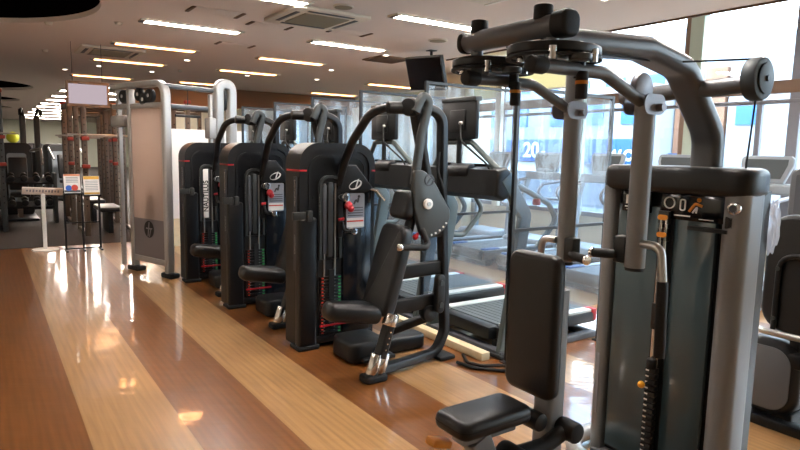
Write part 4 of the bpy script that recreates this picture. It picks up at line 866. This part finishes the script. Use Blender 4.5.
for z in (.03, .4):
    m = MB(); m.b2((-.22, -.008, z-.008), (.22, .01, z+.008)); m.obj('cross_wire', 'frame', r_)
q = Matrix.Rotation(R(-14), 3, 'X')
for x, z in ((-.115, .95), (.13, .92)):
    m = MB(); m.box((x, .0, z), (.23, .015, .28), rot=q, bev=.003); m.b2((x-.115, -.06, z-.15), (x+.115, .0, z-.13)); m.obj('shelf', 'frame', r_)
def flyer(x, z, label, kind):
    r2 = thing('flyer', label, 'flyer', (x, 9.612, z)); qq = q
    m = MB(); m.box((0, 0, 0), (.205, .004, .27), rot=qq); m.obj('sheet', 'paper', r2)
    bx = lambda mm, cx, cz, w_, h, mi=0: mm.box(qq @ Vector((cx, -.003, cz)), (w_, .002, h), rot=qq, mi=mi)
    m = MB()
    if kind == 0:
        bx(m, 0, .12, .2, .025, 0)
        for i in range(4): bx(m, 0, .085-i*.022, .15, .008, 1)
        m.prism(circ(.042, 20), qq @ Vector((.03, -.003, -.06)), X, qq @ Z, .003, mi=2); m.prism(circ(.04, 20), qq @ Vector((-.045, -.003, -.065)), X, qq @ Z, .0025, mi=3); bx(m, 0, -.11, .2, .03, 4); bx(m, .02, -.085, .1, .012, 5)
    else:
        bx(m, 0, .11, .2, .045, 5); bx(m, 0, -.115, .2, .025, 5)
        for i in range(6): bx(m, 0, .06-i*.025, .16, .008, 1)
    m.obj('print', ['orangep', 'grey', 'redpr', 'blue', 'dgrey', 'yellowp'], r2)
flyer(1.005, .955, 'flyer with an orange heading and red and blue balls on the left shelf', 0)
flyer(1.25, .925, 'yellow edged flyer on the right shelf of the rack', 1)

# ================================================================== FAR TRAINING AREA
def power_rack(loc, label, h=2.3, w_=.75, d=1.0, mm='bronze'):
    r_ = thing('power_rack', label, 'rack', loc, 0, 'training racks on the dark floor')
    for sx_ in (-1, 1):
        for sy_ in (-1, 1):
            m = MB(); m.b2((sx_*w_/2-.04, sy_*d/2-.04, 0), (sx_*w_/2+.04, sy_*d/2+.04, h), bev=.008)
            for i in range(14): m.cyl((sx_*w_/2, sy_*d/2-.045, .5+i*.11), (sx_*w_/2, sy_*d/2-.039, .5+i*.11), .013, n=8, mi=1)
            m.obj('post', [mm, 'rubber_b'], r_)
            m = MB(); m.b2((sx_*w_/2-.06, sy_*d/2-.06, h-.02), (sx_*w_/2+.05, sy_*d/2+.04, h+.04), bev=.01); m.obj('red_bracket', 'redp', r_)
        m = MB(); m.b2((sx_*w_/2-.03, -d/2, h-.1), (sx_*w_/2+.03, d/2, h-.03), bev=.008); m.obj('side_beam', mm, r_); m = MB(); m.b2((sx_*w_/2-.03, -d/2, 0), (sx_*w_/2+.03, d/2, .06), bev=.008); m.obj('base_beam', mm, r_)
    for sy_ in (-1, 1):
        m = MB(); m.cyl((-w_/2, sy_*d/2, h-.08), (w_/2, sy_*d/2, h-.08), .025); m.obj('pull_up_bar', mm, r_)
    for z in (1.15, 1.6):
        for sx_ in (-1, 1):
            m = MB(); m.b2((sx_*w_/2-.06, -d/2-.14, z-.03), (sx_*w_/2+.06, -d/2-.03, z+.03), bev=.01); m.obj('bar_hook', 'redp', r_)
    m = MB(); m.cyl((-w_/2-.25, -d/2-.09, 1.66), (w_/2+.25, -d/2-.09, 1.66), .015); m.obj('barbell', 'steel', r_)
    m = MB(); m.b2((-.18, -.5, .38), (.18, .35, .46), bev=.03); m.obj('bench_pad', 'vinyl', r_)
    m = MB(); m.b2((-.04, -.35, 0), (.04, .25, .38), bev=.01); m.obj('bench_leg', 'frame', r_)
    return r_
pr = power_rack((1.74, 11.6, 0), 'bronze training rack with red brackets just behind the leaflet rack')
for loc, lb in (((1.72, 13.3, 0), 'second bronze training rack, behind the first one'), ((1.92, 15.1, 0), 'third bronze training rack along the left rig'), ((2.1, 16.9, 0), 'fourth and farthest bronze training rack of the left rig'), ((3.5, 12.0, 0), 'training rack with red fittings seen above the white partition'), ((3.6, 14.2, 0), 'farther training rack seen above the white partition')):
    dup(pr, loc, lb)
r_ = power_rack((-.1, 12.6, 0), 'grey rack upright with a red pad at the left edge of the picture', 2.35, .7, .9, 'graphite')

def far_machine(loc, label, rz=0):
    r_ = thing('strength_machine', label, 'exercise machine', loc, rz)
    m = MB(); m.prism(rrect(.55, 1.5, .12), (0, .3, .76), X, Z, .3, bev=.03); m.obj('tower', 'shroud', r_)
    m = MB(); m.prism(rrect(.34, 1.1, .05), (0, -.0, .75), X, Z, .012); m.obj('front_panel', 'haze', r_)
    m = MB(); m.b2((-.3, -.9, 0), (.3, .3, .05), bev=.02); m.obj('base', 'frame', r_)
    m = MB(); m.box((0, -.6, .5), (.34, .4, .09), bev=.03); m.obj('seat', 'vinyl', r_)
    m = MB(); m.box((0, -.36, .9), (.32, .09, .65), rot=Matrix.Rotation(R(-8), 3, 'X'), bev=.03); m.obj('backrest', 'vinyl', r_)
    m = MB(); m.b2((-.04, -.64, .04), (.04, -.56, .47)); m.b2((-.04, -.36, .04), (.04, -.28, .9)); m.obj('post', 'silver', r_)
    for s_ in (-1, 1):
        m = MB(); m.tube([(s_*.25, .0, 1.35), (s_*.4, -.4, 1.4), (s_*.4, -.7, 1.1)], .025, .1); m.obj('press_arm', 'silver', r_)
    return r_
fm = far_machine((.55, 14.6, 0), 'dark strength machine left of the bronze racks, behind the sign stand')
for loc, rz, lb in (((1.7, 19.2, 0), .3, 'dark strength machine behind the first one on the dark floor'), ((.45, 20.4, 0), 0, 'pale faced strength machine farther back left of the cable tower'), ((1.35, 21.8, 0), 0, 'distant strength machine just left of the bronze racks'), ((.6, 24.0, 0), .4, 'distant strength machine below the row of white lights'), ((1.2, 27.0, 0), 0, 'farthest strength machine near the far pale wall')):
    dup(fm, loc, lb, rz)
r_ = thing('pulley_tower', 'grey double pulley tower standing above the sign stand', 'exercise machine', (.92, 16.6, 0))
for s_ in (-1, 1):
    m = MB(); m.b2((s_*.14-.06, -.05, 0), (s_*.14+.06, .05, 2.15), bev=.02); m.obj('column', 'graphite', r_)
    m = MB(); m.tube([(s_*.12, 0, 2.12), (s_*.16, -.2, 2.3), (s_*.2, -.4, 2.18)], .03, .1); m.cyl((s_*.2-.03, -.4, 2.2), (s_*.2+.03, -.4, 2.2), .07); m.obj('pulley_arm', 'rubber_b', r_)
m = MB(); m.b2((-.4, -.5, 0), (.4, .3, .05), bev=.01); m.obj('base', 'frame', r_)
m = MB(); m.b2((-.08, -.02, .1), (.08, .03, 1.3)); m.obj('weight_stack', 'rubber_b', r_)
# dumbbell rack with dumbbells
r_ = thing('dumbbell_rack', 'low dark dumbbell rack on the dark floor behind the sign stand', 'rack', (.5, 13.37, 0))
for s_ in (-1, 1):
    m = MB(); m.b2((s_*.6-.03, -.2, 0), (s_*.6+.03, .2, .95), bev=.01); m.obj('side_frame', 'graphite', r_)
for z in (.35, .8):
    m = MB(); m.box((0, -.02, z), (1.2, .34, .03), rot=Matrix.Rotation(R(14), 3, 'X')); m.obj('tray', 'frame', r_)
k = 0
for zi, z in enumerate((.35, .8)):
    for i in range(6):
        x = -.5+i*.2; m = MB(); q = Matrix.Rotation(R(14), 3, 'X'); c = Vector((.5+x, 13.35, z+.075)); a = q @ Vector((0, .14, 0))
        m.cyl(c-a, c-a*.35, .055, n=12, bev=.006); m.cyl(c+a*.35, c+a, .055, n=12, bev=.006); m.cyl(c-a*.4, c+a*.4, .016, n=10, mi=1)
        o = m.obj('dumbbell', ['rubber_b', 'steel']); k += 1
        tag(o, '%s dumbbell from the left on the %s tray of the dark rack' % (['first', 'second', 'third', 'fourth', 'fifth', 'sixth'][i], ['lower', 'upper'][zi]), 'dumbbell', 'dumbbells on the dark rack')
o = MB().ball((0, 0, .14), .14).obj('exercise_ball', 'ball', None, (.62, 17.9, 1.5)); tag(o, 'yellow exercise ball high on the shelf beside the pulley tower', 'ball')
r_ = thing('ball_shelf', 'open grey shelf carrying the yellow exercise ball', 'shelf', (.6, 17.9, 0))
for z in (.5, 1.0, 1.485):
    m = MB(); m.b2((-.4, -.25, z-.015), (.4, .25, z+.015)); m.obj('shelf_board', 'alu', r_)
for sx_ in (-1, 1):
    for sy_ in (-1, 1):
        m = MB(); m.b2((sx_*.4-.02, sy_*.25-.02, 0), (sx_*.4+.02, sy_*.25+.02, 1.485)); m.obj('post', 'alu', r_)
